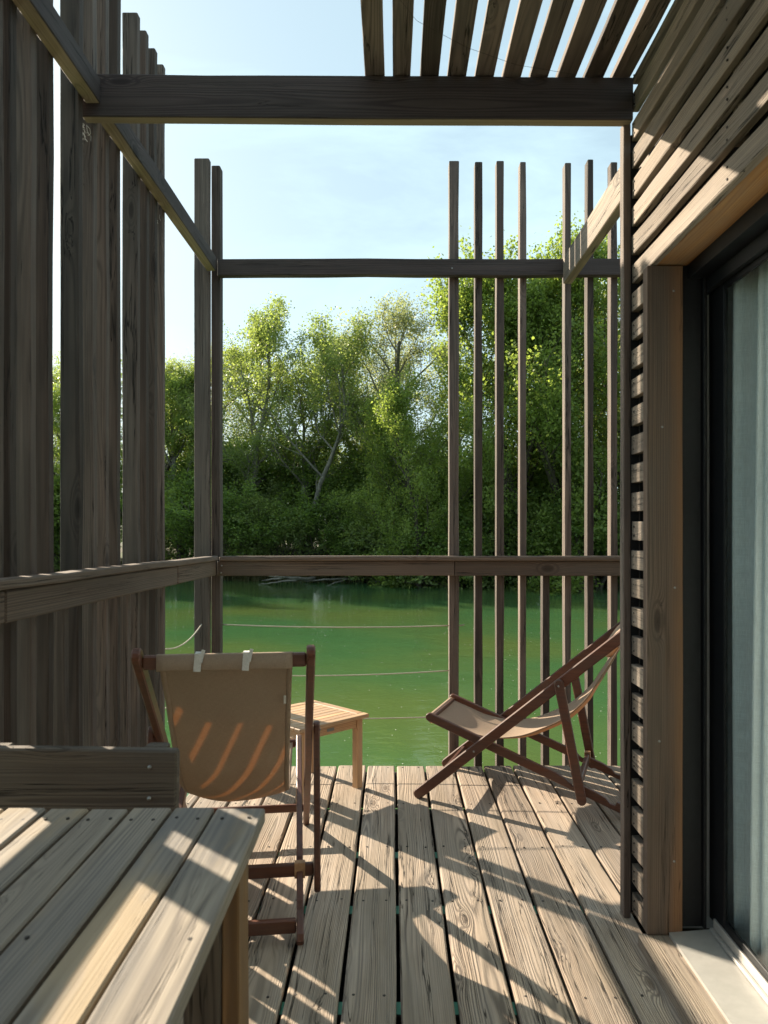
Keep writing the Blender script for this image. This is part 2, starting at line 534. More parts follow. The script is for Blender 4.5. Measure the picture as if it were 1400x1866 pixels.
def water_mat():
    m, t, p, o = newmat('green_pond_water')
    g = G(t)
    tcx = t.nodes.new('ShaderNodeTexCoord')
    P = tcx.outputs['Object']
    big = g.noise(P, .25, 3, .5)
    c = g.mix(g.rng(big, .35, .65), (.046, .120, .044), (.084, .126, .036))
    t.links.new(c, p.inputs['Base Color'])
    p.inputs['Roughness'].default_value = .025
    p.inputs['IOR'].default_value = 1.333
    p.inputs['Specular IOR Level'].default_value = .75
    n1 = g.noise(g.vec(P, (1, 1.5, 1)), 1.1, 2, .5, .4)
    n2 = g.noise(g.vec(P, (1, 1.6, 1)), 5.5, 3, .55, .6)
    n3 = g.noise(P, 30, 2, .5)
    calm = g.rng(g.noise(P, .12, 2), .40, .62, .35, 1.0)
    h = g.m('ADD', g.m('MULTIPLY', n1, .013), g.m('MULTIPLY', calm, g.m('ADD', g.m('MULTIPLY', n2, .0075), g.m('MULTIPLY', n3, .0010))))
    bp = t.nodes.new('ShaderNodeBump')
    bp.inputs['Strength'].default_value = 1.0
    bp.inputs['Distance'].default_value = 1.0
    t.links.new(h, bp.inputs['Height'])
    t.links.new(bp.outputs[0], p.inputs['Normal'])
    return m
M['water'] = water_mat()

def glass_mat():
    m, t, p, o = newmat('window_glass')
    gl = t.nodes.new('ShaderNodeBsdfGlossy'); gl.inputs['Roughness'].default_value = 0.0
    tr = t.nodes.new('ShaderNodeBsdfTransparent'); tr.inputs['Color'].default_value = (.93, .97, .955, 1)
    fr = t.nodes.new('ShaderNodeFresnel'); fr.inputs['IOR'].default_value = 1.5
    ms = t.nodes.new('ShaderNodeMixShader')
    ge = t.nodes.new('ShaderNodeNewGeometry')
    g = G(t)
    t.links.new(g.m('MULTIPLY', fr.outputs[0], g.m('SUBTRACT', 1.0, ge.outputs['Backfacing'])), ms.inputs[0]); t.links.new(tr.outputs[0], ms.inputs[1]); t.links.new(gl.outputs[0], ms.inputs[2])
    t.links.new(ms.outputs[0], o.inputs['Surface'])
    return m
M['glass'] = glass_mat()

# ------------------------------------------------------------------ ground, water
WZ = -0.45
def shore(x):
    # distance of the far water's edge from the camera
    return 23.8 - .22 * x + .0035 * x * x + 1.1 * math.sin(x * .33 + .6) + .5 * math.sin(x * .9)

def ground_z(x, y):
    d = y - shore(x)
    dl = -x - 75
    dr = x - 60
    db = -y - 30
    d = max(d, dl, dr, db)
    if d < -2: z = -1.6
    elif d < 0: z = WZ - .0 + d * .55
    else: z = WZ + min(d * .16, .9) + .0
    return z + .05 * math.sin(x * 1.7 + y) * math.sin(y * 1.3)

def axis(lo, hi, fine0, fine1, step):
    a = list(np.arange(fine0, fine1, step))
    x, st = fine1, step
    while x < hi:
        a.append(x); st *= 1.25; x += st
    x, st = fine0, step
    pre = []
    while x > lo:
        st *= 1.25; x -= st; pre.append(x)
    return pre[::-1] + a
gx = axis(-2500, 2500, -30, 26, .6)
gy = axis(-2500, 2500, 12, 36, .4)
gv = [(x, y, ground_z(x, y)) for y in gy for x in gx]
nx = len(gx)
gf = [(j * nx + i, j * nx + i + 1, (j + 1) * nx + i + 1, (j + 1) * nx + i) for j in range(len(gy) - 1) for i in range(nx - 1)]
me = bpy.data.meshes.new('ground'); me.from_pydata(gv, [], gf)
me.polygons.foreach_set('use_smooth', [True] * len(gf))
struct('ground', me, M['ground'])
me = bpy.data.meshes.new('water')
me.from_pydata([(-90, -45, WZ), (75, -45, WZ), (75, 60, WZ), (-90, 60, WZ)], [], [(0, 1, 2, 3)])
struct('water', me, M['water'])

# ------------------------------------------------------------------ deck
DX0, DXB = -.953, .763
gap = .010
pitch = .15
g0 = -.287
deck = MB()
screws = MB()
tapes = MB()
joist_r = [.993, .862, .745, .638, .507, .40, .29]
k = -5
edges = []
x = g0 - 5 * pitch
xs = [DX0] + [g0 + i * pitch for i in range(-4, 14)]
for i in range(len(xs) - 1):
    a, b = xs[i], xs[i + 1]
    if b > 1.9: break
    dz = RNG.uniform(-.0014, .0014)
    y1 = D + RNG.uniform(-.008, .004)
    y0 = -.6 if b < DXB + .01 else .625 * D
    deck.board(((a + b) / 2 + (gap / 2 if i == 0 else 0) * 0, y0, -.014 + dz), ((a + b) / 2, y1, -.014 + dz), (1, 0, 0),
               (b - a) - gap * RNG.uniform(.8, 1.25), .028, bev=.0055, seg=.12, wob=.0012)
    for jr in joist_r:
        yy = jr * D - .002
        if yy < y0 + .02: continue
        for xx in (a + .035, b - .037):
            xx += RNG.uniform(-.006, .006); y2 = yy + RNG.uniform(-.008, .008)
            c = []
            n = 8
            V = [(xx + .004 * math.cos(q * math.pi / 4), y2 + .004 * math.sin(q * math.pi / 4), dz + .0014) for q in range(n)]
            V += [(p[0], p[1], dz - .004) for p in V[:n]]
            deck.m2 = 1; deck.add(V, [tuple(range(n))] + [(q, (q + 1) % n, n + (q + 1) % n, n + q) for q in range(n)], V, .5); deck.m2 = 0
dk = deck.build('deck', M['deck'], mat2=M['rust'], kind='structure')
for jr in joist_r:
    MB().box(-.93, 1.75, jr * D - .03, jr * D + .03, -.17, -.034, along='x', seg=1.5).build('joist', M['joist'], dk)
for jr in (.745, .638, .507):
    MB().box(-.93, 1.3, jr * D - .026, jr * D + .026, -.034, -.0325, along='x', seg=3, bev=.0002).build('joist_tape', M['tape'], dk)
fb_ = MB()
fb_.box(-.95, 1.75, D - .06, D - .015, -.20, -.030, along='x', seg=.8)
fb_.build('edge_joist', M['joist'], dk)
ub = MB()      # black sheet added under the joists, shades the gaps, hides the lit lake bed
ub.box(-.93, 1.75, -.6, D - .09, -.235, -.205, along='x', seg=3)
ub.build('underdeck_shade_panel', M['black'], dk)

# ------------------------------------------------------------------ left screen
LXR, LXL = -.953, -1.008
ZT = 3.145
left = thing('slatted_screen', 'tall dark screen of upright timber slats along the left side of the deck', 'screen', (LXR, D * .5, 0))
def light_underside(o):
    """downward faces paler: less weathered, with light off the water put in the colour"""
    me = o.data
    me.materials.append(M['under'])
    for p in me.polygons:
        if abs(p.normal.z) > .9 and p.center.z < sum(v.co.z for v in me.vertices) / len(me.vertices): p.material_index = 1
def on(o, objs):
    for q in objs:
        q.location = -Vector(o.location)
parts = []
pl = .0265
full = []
full = [(.5433, 1), (.570, 0), (.595, 1), (.623, 1), (.650, 1), (.677, 1), (.7030, 0), (.729, 1), (.7555, 1), (.782, 1), (.8085, 1),
        (.5173, 1), (.4905, 1), (.4743, 1), (.4413, 1), (.4325, 1)]
full += [(.335 - i * .0265, 1) for i in range(13) if i % 5 != 3]
for r, pr in full:
    yb = r * D; ya = yb - .034 + RNG.uniform(-.002, .002)
    top = ZT + RNG.uniform(-.006, .006) if pr else 1.0
    mb = MB().box(LXL + RNG.uniform(-.003, .002), LXR - .001, ya, yb, -.35, top, along='z', bev=.0025, seg=.3, wob=.0014)
    parts.append(mb.build('slat', M['screen'], left))
# corner slat
mb = MB().box(-1.022, -.9455, .992 * D, 1.0025 * D, -.35, 3.125, along='z', bev=.003, seg=.3, wob=.001)
parts.append(mb.build('corner_slat', M['screen'], left))
# top beam (near piece in front of the cross beam, far piece behind it)
mb = MB().box(-.9525, -.905, -.4, .599 * D - .002, 2.54, 2.616, along='y', bev=.003, seg=.3)
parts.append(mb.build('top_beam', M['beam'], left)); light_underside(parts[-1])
mb = MB().box(-.9525, -.905, .6115 * D, .9875 * D, 2.540, 2.614, along='y', bev=.003, seg=.3)
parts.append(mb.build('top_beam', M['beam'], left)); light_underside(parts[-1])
# rail, slightly lower towards the far end
def ly(z_far, z_near, r):
    return z_far + (z_near - z_far) * (1 - r) / (1 - .4426)
for (ra, rb) in ((-.15, .452), (.4535, .814), (.8155, .9915)):
    za, zb = ly(1.022, 1.042, ra), ly(1.022, 1.042, rb)
    mb = MB().board((-.930, ra * D, za), (-.930, rb * D, zb), (1, 0, 0), .045, .076, bev=.004, seg=.2, wob=.0012)
    parts.append(mb.build('rail', M['rail'], left))
za, zb = ly(1.0725, 1.0955, -.15), ly(1.0725, 1.0955, .9893)
mb = MB().board((-.9235, -.15 * D, za), (-.9235, .9893 * D, zb), (1, 0, 0), .057, .024, bev=.004, seg=.15, wob=.0012)
parts.append(mb.build('handrail', M['rail'], left))
on(left, parts)

# ------------------------------------------------------------------ far screen
fars = thing('slatted_screen', 'open screen of thin slats with handrail across the far end of the deck', 'screen', (0, D, 0))
parts = []
FY0 = 1.004 * D
fr = [(819, 836.5, 1), (866, 879.3, 1), (905.4, 918.6, 1), (948, 959.4, 1), (989.7, 1001.9, 0), (1030, 1041.2, 1), (1071, 1082, 1), (1113.7, 1125.5, 1),
      (1154, 1166, 1), (1195, 1207, 1)]
for a, b, fl in fr:
    xa, xb = (a - U0) / 351.2, (b - U0) / 351.2
    dep = .078 if xb - xa > .04 else .067
    mb = MB().box(xa, xb, FY0, FY0 + dep, -.35, (3.135 + RNG.uniform(-.012, .012)) if fl else 1.0, along='z', bev=.0025, seg=.3, wob=.0014)
    parts.append(mb.build('slat', M['screen'], fars))
mb = MB().box(-.945, -.899, FY0, FY0 + .066, -.35, 3.11, along='z', bev=.003, seg=.3, wob=.001)
parts.append(mb.build('corner_slat', M['screen'], fars))
mb = MB().box(-.904, 1.40, .992 * D, 1.0035 * D, 2.524, 2.609, along='x', bev=.003, seg=.25, wob=.0018)
parts.append(mb.build('top_beam', M['beam'], fars))
mb = MB().box(-.9055, .313, .9935 * D, 1.0035 * D, .982, 1.057, along='x', bev=.003, seg=.25)
parts.append(mb.build('rail', M['rail'], fars))
mb = MB()
mb.box(.315, 1.40, .9935 * D, 1.0035 * D, .981, 1.056, along='x', bev=.003, seg=.25)
parts.append(mb.build('rail', M['rail'], fars))
mb = MB().box(-.894, 1.40, .990 * D, 1.0037 * D, 1.0575, 1.0835, along='x', bev=.007, seg=.25)
parts.append(mb.build('handrail', M['rail'], fars))
for (u, v) in ((824, 489), (404, 1031), (403, 1044)):
    c = Vector(((u - U0) / F * .992 * D, .992 * D - .002, H - (v - V0) / F * .992 * D))
    parts.append(MB().tube([c + Vector((0, -.0015, 0)), c + Vector((0, .01, 0))], .004, 10).build('screw_head', M['steel'], fars))
on(fars, parts)

# ------------------------------------------------------------------ ropes
def rope(label, pts, sag, group=None, r=.0031):
    a, b = Vector(pts[0]), Vector(pts[1])
    P = []
    for i in range(25):
        q = i / 24
        p = a.lerp(b, q)
        p.z -= sag * 4 * q * (1 - q)
        P.append(p)
    mb = MB().tube(P, r, 8)
    o = mb.build('rope', M['rope'])
    o['label'] = label; o['category'] = 'rope'
    if group: o['group'] = group
    return o
yR = FY0 + .033
def zr(v): return H - (v - V0) / F * yR
for (lab, va, vb, sg) in (('beige rope across the far opening, the highest of the three', 1138, 1140, .012),
                          ('beige rope across the far opening, the middle one of the three', 1229, 1222, .016),
                          ('beige rope across the far opening, the lowest one just above the deck', 1309, 1306, .008)):
    rope(lab, ((-.899, yR, zr(va)), (.2915, yR, zr(vb))), sg, 'ropes strung below the far handrail')
kn = rope('short frayed rope end knotted behind the broad slat of the far screen', ((.3400, yR, zr(1140)), (.372, yR, zr(1138))), 0.002)
for (lab, zz) in (('rope across the left side opening beyond the slats, the highest one', .735),
                  ('rope across the left side opening beyond the slats, the middle one', .47),
                  ('rope across the left side opening beyond the slats, the lowest one', .22)):
    rope(lab, ((-.98, .988 * D, zz), (-.98, .8095 * D, zz - .01)), .045 if zz > .5 else .02, 'ropes strung in the left side opening')

# ------------------------------------------------------------------ pergola (cross beam, roof slats, right beam)
perg = thing('pergola', 'heavy dark cross beam with roof slats over the right of the deck', 'pergola', (0, .605 * D, 2.5))
parts = []
mb = MB().board((-.967, .605 * D, 2.5685), (.744, .605 * D, 2.5575), (0, 0, 1), .1335, .043, bev=.003, seg=.2, wob=.001, pith=(.02, .05))
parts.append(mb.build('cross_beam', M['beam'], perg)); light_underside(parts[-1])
for i in range(10):
    xa = -.088 + i * .0858
    mb = MB().box(xa, xa + .0585 + RNG.uniform(-.002, .001), -.9, .611 * D + RNG.uniform(0, .01), 2.6345, 2.657, along='y', bev=.002, seg=.25, wob=.0012)
    parts.append(mb.build('roof_slat', M['screen'], perg))
for yy in (-.5, .35):
    mb = MB().box(-.967, .744, yy, yy + .043, 2.5, 2.6335, along='x', seg=.4)
    if yy < 0: parts.append(mb.build('cross_beam', M['beam'], perg))
on(perg, parts)
rb = MB().box(.866, .911, .62 * D, .9875 * D, 2.474, 2.608, along='y', bev=.003, seg=.2)
o = rb.build('side_beam', M['clad'])
o['label'] = 'pale sunlit beam with striped shadows between far screen and cabin corner'
o['category'] = 'beam'

wp = [Vector(((u - U0) / F * Y, Y, 2.628 + dz)) for u, Y, dz in ((640, 1.7, .0), (700, 1.95, -.01), (760, 2.10, -.015), (850, 2.22, -.012), (940, 2.31, -.008), (1050, 2.375, 0.0))]
o = MB().tube(wp, .0005, 6).build('wire', M['rust'])
o['label'] = 'thin sagging wire strung under the roof slats near the cross beam'; o['category'] = 'wire'

# ------------------------------------------------------------------ cabin
cab = thing('cabin', 'timber cabin on the right with horizontal slat cladding and sliding glass door', 'cabin', (.75, 1.0, 0))
parts = []
YE = .607 * D
YJ = .563 * D
PC = .0893
z = 2.0 - .0
mb = MB()
zz = 1.992
lev = []
while zz < 2.62:
    lev.append(zz); zz += PC
for zl in lev:
    top = min(zl + .058, 2.632)
    mb.box(.748 + RNG.uniform(-.0015, .0015), .770, -.8, YE - .001, zl, top, along='y', bev=.002, seg=.22, wob=.0014)
mb.m2 = 1
for zl in lev:
    for yy in (.6005 * D, 1.72, .95):
        for dz in (.014, .042):
            mb.tube([(.7460, yy + RNG.uniform(-.003, .003), zl + dz), (.75, yy, zl + dz)], .0028, 8)
parts.append(mb.build('upper_cladding', M['clad'], cab, mat2=M['rust']))
mb = MB()
zz = 1.992 - PC
while zz > .02:
    mb.box(.748 + RNG.uniform(-.002, .001), .770, .5695 * D, YE - .001, zz, zz + .058, along='y', bev=.0012, seg=.05, endbev=False, wob=.001)
    mb.m2 = 1
    for yy in (.6005 * D, .576 * D):
        for dz in (.014, .042):
            mb.tube([(.7455, yy + RNG.uniform(-.003, .003), zz + dz), (.75, yy, zz + dz)], .0028, 8)
    mb.m2 = 0
    zz -= PC
parts.append(mb.build('side_cladding', M['clad'], cab, mat2=M['rust']))
mb = MB()
for i in range(39):
    mb.box(-1.0, .74, -1.15, -1.125, .03 + i * PC, .03 + i * PC + .082, along='x', bev=.002, seg=.5)
parts.append(mb.build('rear_shade_wall', M['screen'], cab))  # boards added out of view behind the camera to cut the sky light
parts.append(MB().box(.771, .789, .5715 * D, .584 * D, .03, 1.985, along='z', seg=.3).build('batten', M['clad'], cab))
for yy in (1.72, .95, .15):
    parts.append(MB().box(.771, .789, yy - .025, yy + .025, 2.09, 2.60, along='z', seg=.3).build('batten', M['clad'], cab))
mb = MB().box(.723, .7455, YE, .617 * D, .002, 2.4995, along='z', bev=.002, seg=.25, wob=.0008)
parts.append(mb.build('corner_board', M['screen'], cab))
mb = MB().box(.739, .843, YJ, .5725 * D, .0415, 1.9905, along='z', bev=.002, seg=.25, wob=.0006, pith=(.052, .03), tint=.5)
parts.append(mb.build('door_jamb', M['jamb'], cab))
for (u, v) in ((1228, 530), (1207, 778), (1230, 1071), (1202, 1351), (1229, 1570)):
    Y = YJ
    c = Vector(((u - U0) / F * Y, Y - .001, H - (v - V0) / F * Y))
    parts.append(MB().tube([c, c + Vector((0, .01, 0))], .0034, 10).build('jamb_screw', M['steel'], cab))
mb = MB().box(.7725, .862, -.8, YJ + .035, 1.996, 2.018, along='y', bev=.002, seg=.3)
parts.append(mb.build('header_soffit', M['orange'], cab))
# threshold timber and sill
mb = MB().box(.716, .806, -.8, .567 * D, .002, .040, along='y', bev=.003, seg=.3)
parts.append(mb.build('threshold', M['clad'], cab))
mb = MB()
mb.add([(.802, -.8, .036), (.802, YJ - .002, .036), (.802, YJ - .002, .050), (.802, -.8, .050),
        (.925, -.8, .036), (.925, YJ - .002, .036), (.925, YJ - .002, .060), (.925, -.8, .060)],
       [(0, 3, 2, 1), (3, 7, 6, 2), (4, 5, 6, 7), (1, 2, 6, 5), (0, 4, 7, 3), (0, 1, 5, 4)],
       [(0, 0, 0)] * 8, .5)
parts.append(mb.build('door_sill', M['alu'], cab))
# dark frame
mb = MB()
mb.box(.845, .902, .566 * D, .574 * D, .061, 1.994, along='z', bev=.001, seg=1)
mb.box(.902, .912, .562 * D, .574 * D, .061, 1.994, along='z', bev=.001, seg=1)
mb.box(.863, .975, -.8, .574 * D, 1.955, 2.05, along='y', bev=.001, seg=1)
mb.box(.912, .930, -.8, .572 * D, 1.915, 1.9545, along='y', bev=.001, seg=1)
parts.append(mb.build('door_frame', M['frame'], cab))
slide = MB()
slide.box(.932, .944, .5455 * D, .571 * D, .078, 1.953, along='z', bev=.002, seg=1)
slide.box(.932, .944, -.8, .5450 * D, .078, .118, along='y', bev=.002, seg=1)
slide.box(.932, .944, -.8, .5450 * D, 1.90, 1.953, along='y', bev=.002, seg=1)
parts.append(slide.build('sliding_door', M['frame'], cab))
gl = MB().box(.9355, .9405, -.8, .546 * D, .112, 1.905, along='y', bev=.0005, seg=4)
glo = gl.build('door_glass', M['glass'], cab)
parts.append(glo)
tr = MB()
tr.box(.9255, .931, -.8, .5595 * D, .059, .096, along='y', bev=.001, seg=1)
tr.box(.914, .9245, -.8, .5595 * D, .0615, .071, along='y', bev=.001, seg=1)
parts.append(tr.build('door_track', M['alu'], cab))
# dark membrane behind the slats and the room
mb = MB()
mb.box(.7895, .794, .574 * D, YE - .004, .03, 2.36, along='z', bev=.0005, seg=2)
mb.box(.7895, .794, -.8, .5735 * D, 2.055, 2.36, along='y', bev=.0005, seg=2)
mb.box(.7460, .7713, .6073 * D, .6088 * D, .02, 2.46, along='z', bev=.0003, seg=4)
mb.box(.7715, 3.9, .6045 * D, .6068 * D, .02, 2.355, along='x', bev=.0005, seg=4)
parts.append(mb.build('wall_membrane', M['black'], cab))
mb = MB()
mb.box(.795, 3.9, .592 * D, .604 * D, .0, 2.355, along='x', bev=.001, seg=4)
mb.box(3.8, 3.9, -2.2, .575 * D, .0, .25, along='y', bev=.001, seg=4)
mb.box(3.8, 3.9, -2.2, .575 * D, 2.25, 2.355, along='y', bev=.001, seg=4)  # wall left open between these strips, added to let daylight onto the curtain
mb.box(.795, 3.9, -2.3, -2.2, .0, 2.355, along='x', bev=.001, seg=4)
mb.box(.795, .93, -2.2, -.81, .0, 2.355, along='y', bev=.001, seg=4)
parts.append(mb.build('room_wall', M['room'], cab))
mb = MB()
for i in range(27):
    mb.box(.772, 3.9, .6075 * D, .613 * D, .03 + i * PC, .03 + i * PC + .058, along='x', bev=.002, seg=.5) if i * PC < 2.3 else None
parts.append(mb.build('end_cladding', M['clad'], cab))
mb = MB().box(.797, 3.9, -2.3, .604 * D, 2.357, 2.42, along='y', bev=.001, seg=5)
parts.append(mb.build('roof', M['black'], cab))
mb = MB()
for i in range(16):
    mb.box(.98 + i * .18, .98 + i * .18 + .178, -2.2, .575 * D, .0, .045, along='y', bev=.001, seg=1)
parts.append(mb.build('room_floor', M['room'], cab))
on(cab, parts)

# curtain
V, Fc, W = [], [], []
ny, nz_ = 260, 14
for j in range(nz_ + 1):
    for i in range(ny + 1):
        y = 2.32 - i * (1.75 / ny)
        z = .048 + (2.04 - .048) * j / nz_
        amp = .034 * (1 - .30 * j / nz_)
        s_ = (2.32 - y)
        px_ = amp * (math.sin(s_ * 62 + 1.6 * math.sin(s_ * 11)) + .4 * math.sin(s_ * 131 + 2 + .3 * z)) + .008 * math.sin(s_ * 17 + z * 1.4)
        V.append((1.0 + px_, y + .01 * math.sin(s_ * 40 + 1.2 + z * .5), z))
        W.append((z, s_ * 1.6, 0))
for j in range(nz_):
    for i in range(ny):
        a = j * (ny + 1) + i
        Fc.append((a, a + 1, a + ny + 2, a + ny + 1))
mb = MB(); mb.add(V, Fc, W, .5, True)
co = mb.build('curtain', M['curtain'])
co['label'] = 'pale linen floor length curtain hanging in folds behind the sliding glass door'
co['category'] = 'curtain'
md = co.modifiers.new('thickness', 'SOLIDIFY'); md.thickness = .0015

# ------------------------------------------------------------------ dining table, bench
tab = thing('dining_table', 'weathered slatted timber table with sun patches, in the lower left foreground', 'table', (-.45, .8, 0), math.radians(.4))
parts = []
TZ, TY1, TY0 = .75, .475 * F / 509, .12
ue = [489, 396.5, 320, 243, 168, 93, 16, -60, -136]
xe = [(u - U0) / F * TY1 for u in ue]
mb = MB()
for i in range(len(xe) - 1):
    x1, x0 = xe[i], xe[i + 1]
    gp = .0055
    mb.board(((x0 + x1) / 2, TY0, TZ - .0125), ((x0 + x1) / 2 , TY1 + RNG.uniform(-.002, .002), TZ - .0125), (1, 0, 0), x1 - x0 - gp, .025, bev=.003, seg=.1, wob=.0009)
mb.m2 = 1
for i in range(len(xe) - 1):
    for q in (.25, .75):
        xx = xe[i + 1] + (xe[i] - xe[i + 1]) * q
        for yy in (TY1 - .05, TY1 - .42):
            y2 = yy + RNG.uniform(-.006, .006)
            if yy < 1.2 and (i + int(q * 4)) % 3: continue
            Vv = [(xx + .0028 * math.cos(q2 * math.pi / 4), y2 + .0036 * math.sin(q2 * math.pi / 4), TZ + .0012) for q2 in range(8)]
            Vv += [(p[0], p[1], TZ - .003) for p in Vv[:8]]
            mb.add(Vv, [tuple(range(8))] + [(j, (j + 1) % 8, 8 + (j + 1) % 8, 8 + j) for j in range(8)], Vv, .5)
parts.append(mb.build('tabletop', M['table'], tab, mat2=M['rust']))
for yy in (1.17, .30):
    parts.append(MB().box(-.83, -.285, yy, yy + .035, TZ - .085, TZ - .0255, along='x', seg=.3).build('apron', M['tboard'], tab))
for (xa, yy) in ((-.343, 1.263), (-.343, .26), (-.83, 1.263), (-.83, .26)):
    mb = MB().box(xa, xa + .062, yy, yy + .07, .001, TZ - .026, along='z', seg=.2)
    l = mb.build('leg', M['tboard'], tab)
    parts.append(l)
for yy in (1.263, .26):
    mb = MB().box(-.2795, -.250, yy, yy + .088, .001, TZ - .026, along='z', seg=.2)
    parts.append(mb.build('leg_batten', M['legorange'], tab))
for q in parts:
    q.location = -Vector(tab.location)

ben = thing('bench', 'grey timber bench with a plank backrest fixed by two screws, behind the table', 'bench', (-.66, 1.5, 0))
parts = []
YB = .40 * D
XR = (321 - U0) / F * YB
mb = MB().board((-.90, YB + .014, .698), (XR, YB + .014, .693), (0, 0, 1), .146, .028, bev=.004, seg=.08, wob=.001, pith=(.035, .02))
parts.append(mb.build('backrest', M['tboard'], ben))
for xa in (-.526, -.86):
    mb = MB().box(xa, xa + .046, YB + .029, YB + .065, .001, .765, along='z', seg=.2)
    parts.append(mb.build('leg', M['tboard'], ben))
    mb = MB().box(xa, xa + .046, YB - .30, YB - .264, .001, .419, along='z', seg=.2)
    parts.append(mb.build('leg', M['tboard'], ben))
mb = MB()
for i in range(3):
    mb.box(-.90, XR - .005, YB - .31 + i * .112, YB - .31 + i * .112 + .105, .42, .442, along='x', seg=.15)
parts.append(mb.build('seat', M['tboard'], ben))
for (u, v) in ((273, 1398), (272, 1455), (-120, 1398), (-120, 1455)):
    mb = MB()
    c = Vector(((u - U0) / F * YB, YB - .001, H - (v - V0) / F * YB))
    mb.tube([c - Vector((0, .0015, 0)), c + Vector((0, .004, 0))], [.0042, .0042], 14)
    mb.tube([c - Vector((0, .003, 0)), c + Vector((0, .002, 0))], [.0022, .003], 12)
    parts.append(mb.build('screw_head', M['steel'], ben))
on(ben, parts)

# ------------------------------------------------------------------ side table
st_ = thing('side_table', 'small square slatted teak side table at the edge of the deck', 'table', (-.406, 3.63, 0), math.radians(45))
HS = .207
TH = .350
mb = MB()
fw = .042
for (x0, x1, y0, y1, al) in ((-HS, HS, -HS, -HS + fw, 'x'), (-HS, HS, HS - fw, HS, 'x'), (-HS, -HS + fw, -HS + fw + .0005, HS - fw - .0005, 'y'), (HS - fw, HS, -HS + fw + .0005, HS - fw - .0005, 'y')):
    mb.box(x0, x1, y0, y1, TH - .018, TH, along=al, bev=.003, seg=.2, wob=.0002)
mb.build('top_frame', M['teak'], st_)
mb = MB()
ns = 8
ww = (2 * HS - 2 * fw - .004) / ns
for i in range(ns):
    y0 = -HS + fw + .002 + i * ww
    mb.box(-HS + fw + .001, HS - fw - .001, y0 + .0015, y0 + ww - .0015, TH - .017, TH - .001, along='x', bev=.0015, seg=.2, wob=.0001)
mb.build('tabletop', M['teak'], st_)
ih = HS - .022
for (sx, sy) in ((-1, -1), (1, -1), (1, 1), (-1, 1)):
    mb = MB().box(min(sx * ih, sx * (ih - .036)), max(sx * ih, sx * (ih - .036)), min(sy * ih, sy * (ih - .036)), max(sy * ih, sy * (ih - .036)), .001, TH - .0185, along='z', bev=.003, seg=.2, wob=.0002)
    mb.build('leg', M['teak'], st_)
for al in ('x', 'y'):
    for sg in (-1, 1):
        q0, q1 = sorted((sg * (ih - .006), sg * (ih - .022)))
        e = ih - .0365
        mb = MB()
        if al == 'x': mb.box(-e, e, q0, q1, TH - .062, TH - .0187, along='x', bev=.002, seg=.2, wob=.0002)
        else: mb.box(q0, q1, -e, e, TH - .062, TH - .0187, along='y', bev=.002, seg=.2, wob=.0002)
        mb.build('apron', M['teak'], st_)
mb = MB().box(-.03, .012, -(ih - .006) - .0015, -(ih - .006) + .001, TH - .048, TH - .034, along='x', bev=.0005, seg=1, wob=0)
mb.build('name_plate', M['plate'], st_)

# ------------------------------------------------------------------ deck chairs
# side profile (s backwards from the front foot, z up) measured for the right hand chair
def rounded(p0, p1, wid, r0=True, r1=True, n=7):
    """outline of a bar with rounded ends in the s-z plane"""
    a, b = Vector((p0[0], p0[1])), Vector((p1[0], p1[1]))
    d = (b - a).normalized(); q = Vector((-d.y, d.x)); h = wid / 2
    O = []
    def arc(c, st):
        for i in range(n + 1):
            an = st - math.pi * i / n
            O.append((c.x + h * (d.x * math.cos(an) + q.x * math.sin(an)), c.y + h * (d.y * math.cos(an) + q.y * math.sin(an))))
    arc(b, math.pi / 2)
    arc(a, -math.pi / 2)
    return O

SL = [(.049, .368), (.061, .356), (.137, .330), (.218, .302), (.317, .286), (.381, .289), (.462, .306), (.541, .340), (.633, .390), (.695, .443),
      (.739, .492), (.770, .541), (.825, .63), (.879, .721), (.930, .795), (.975, .862)]

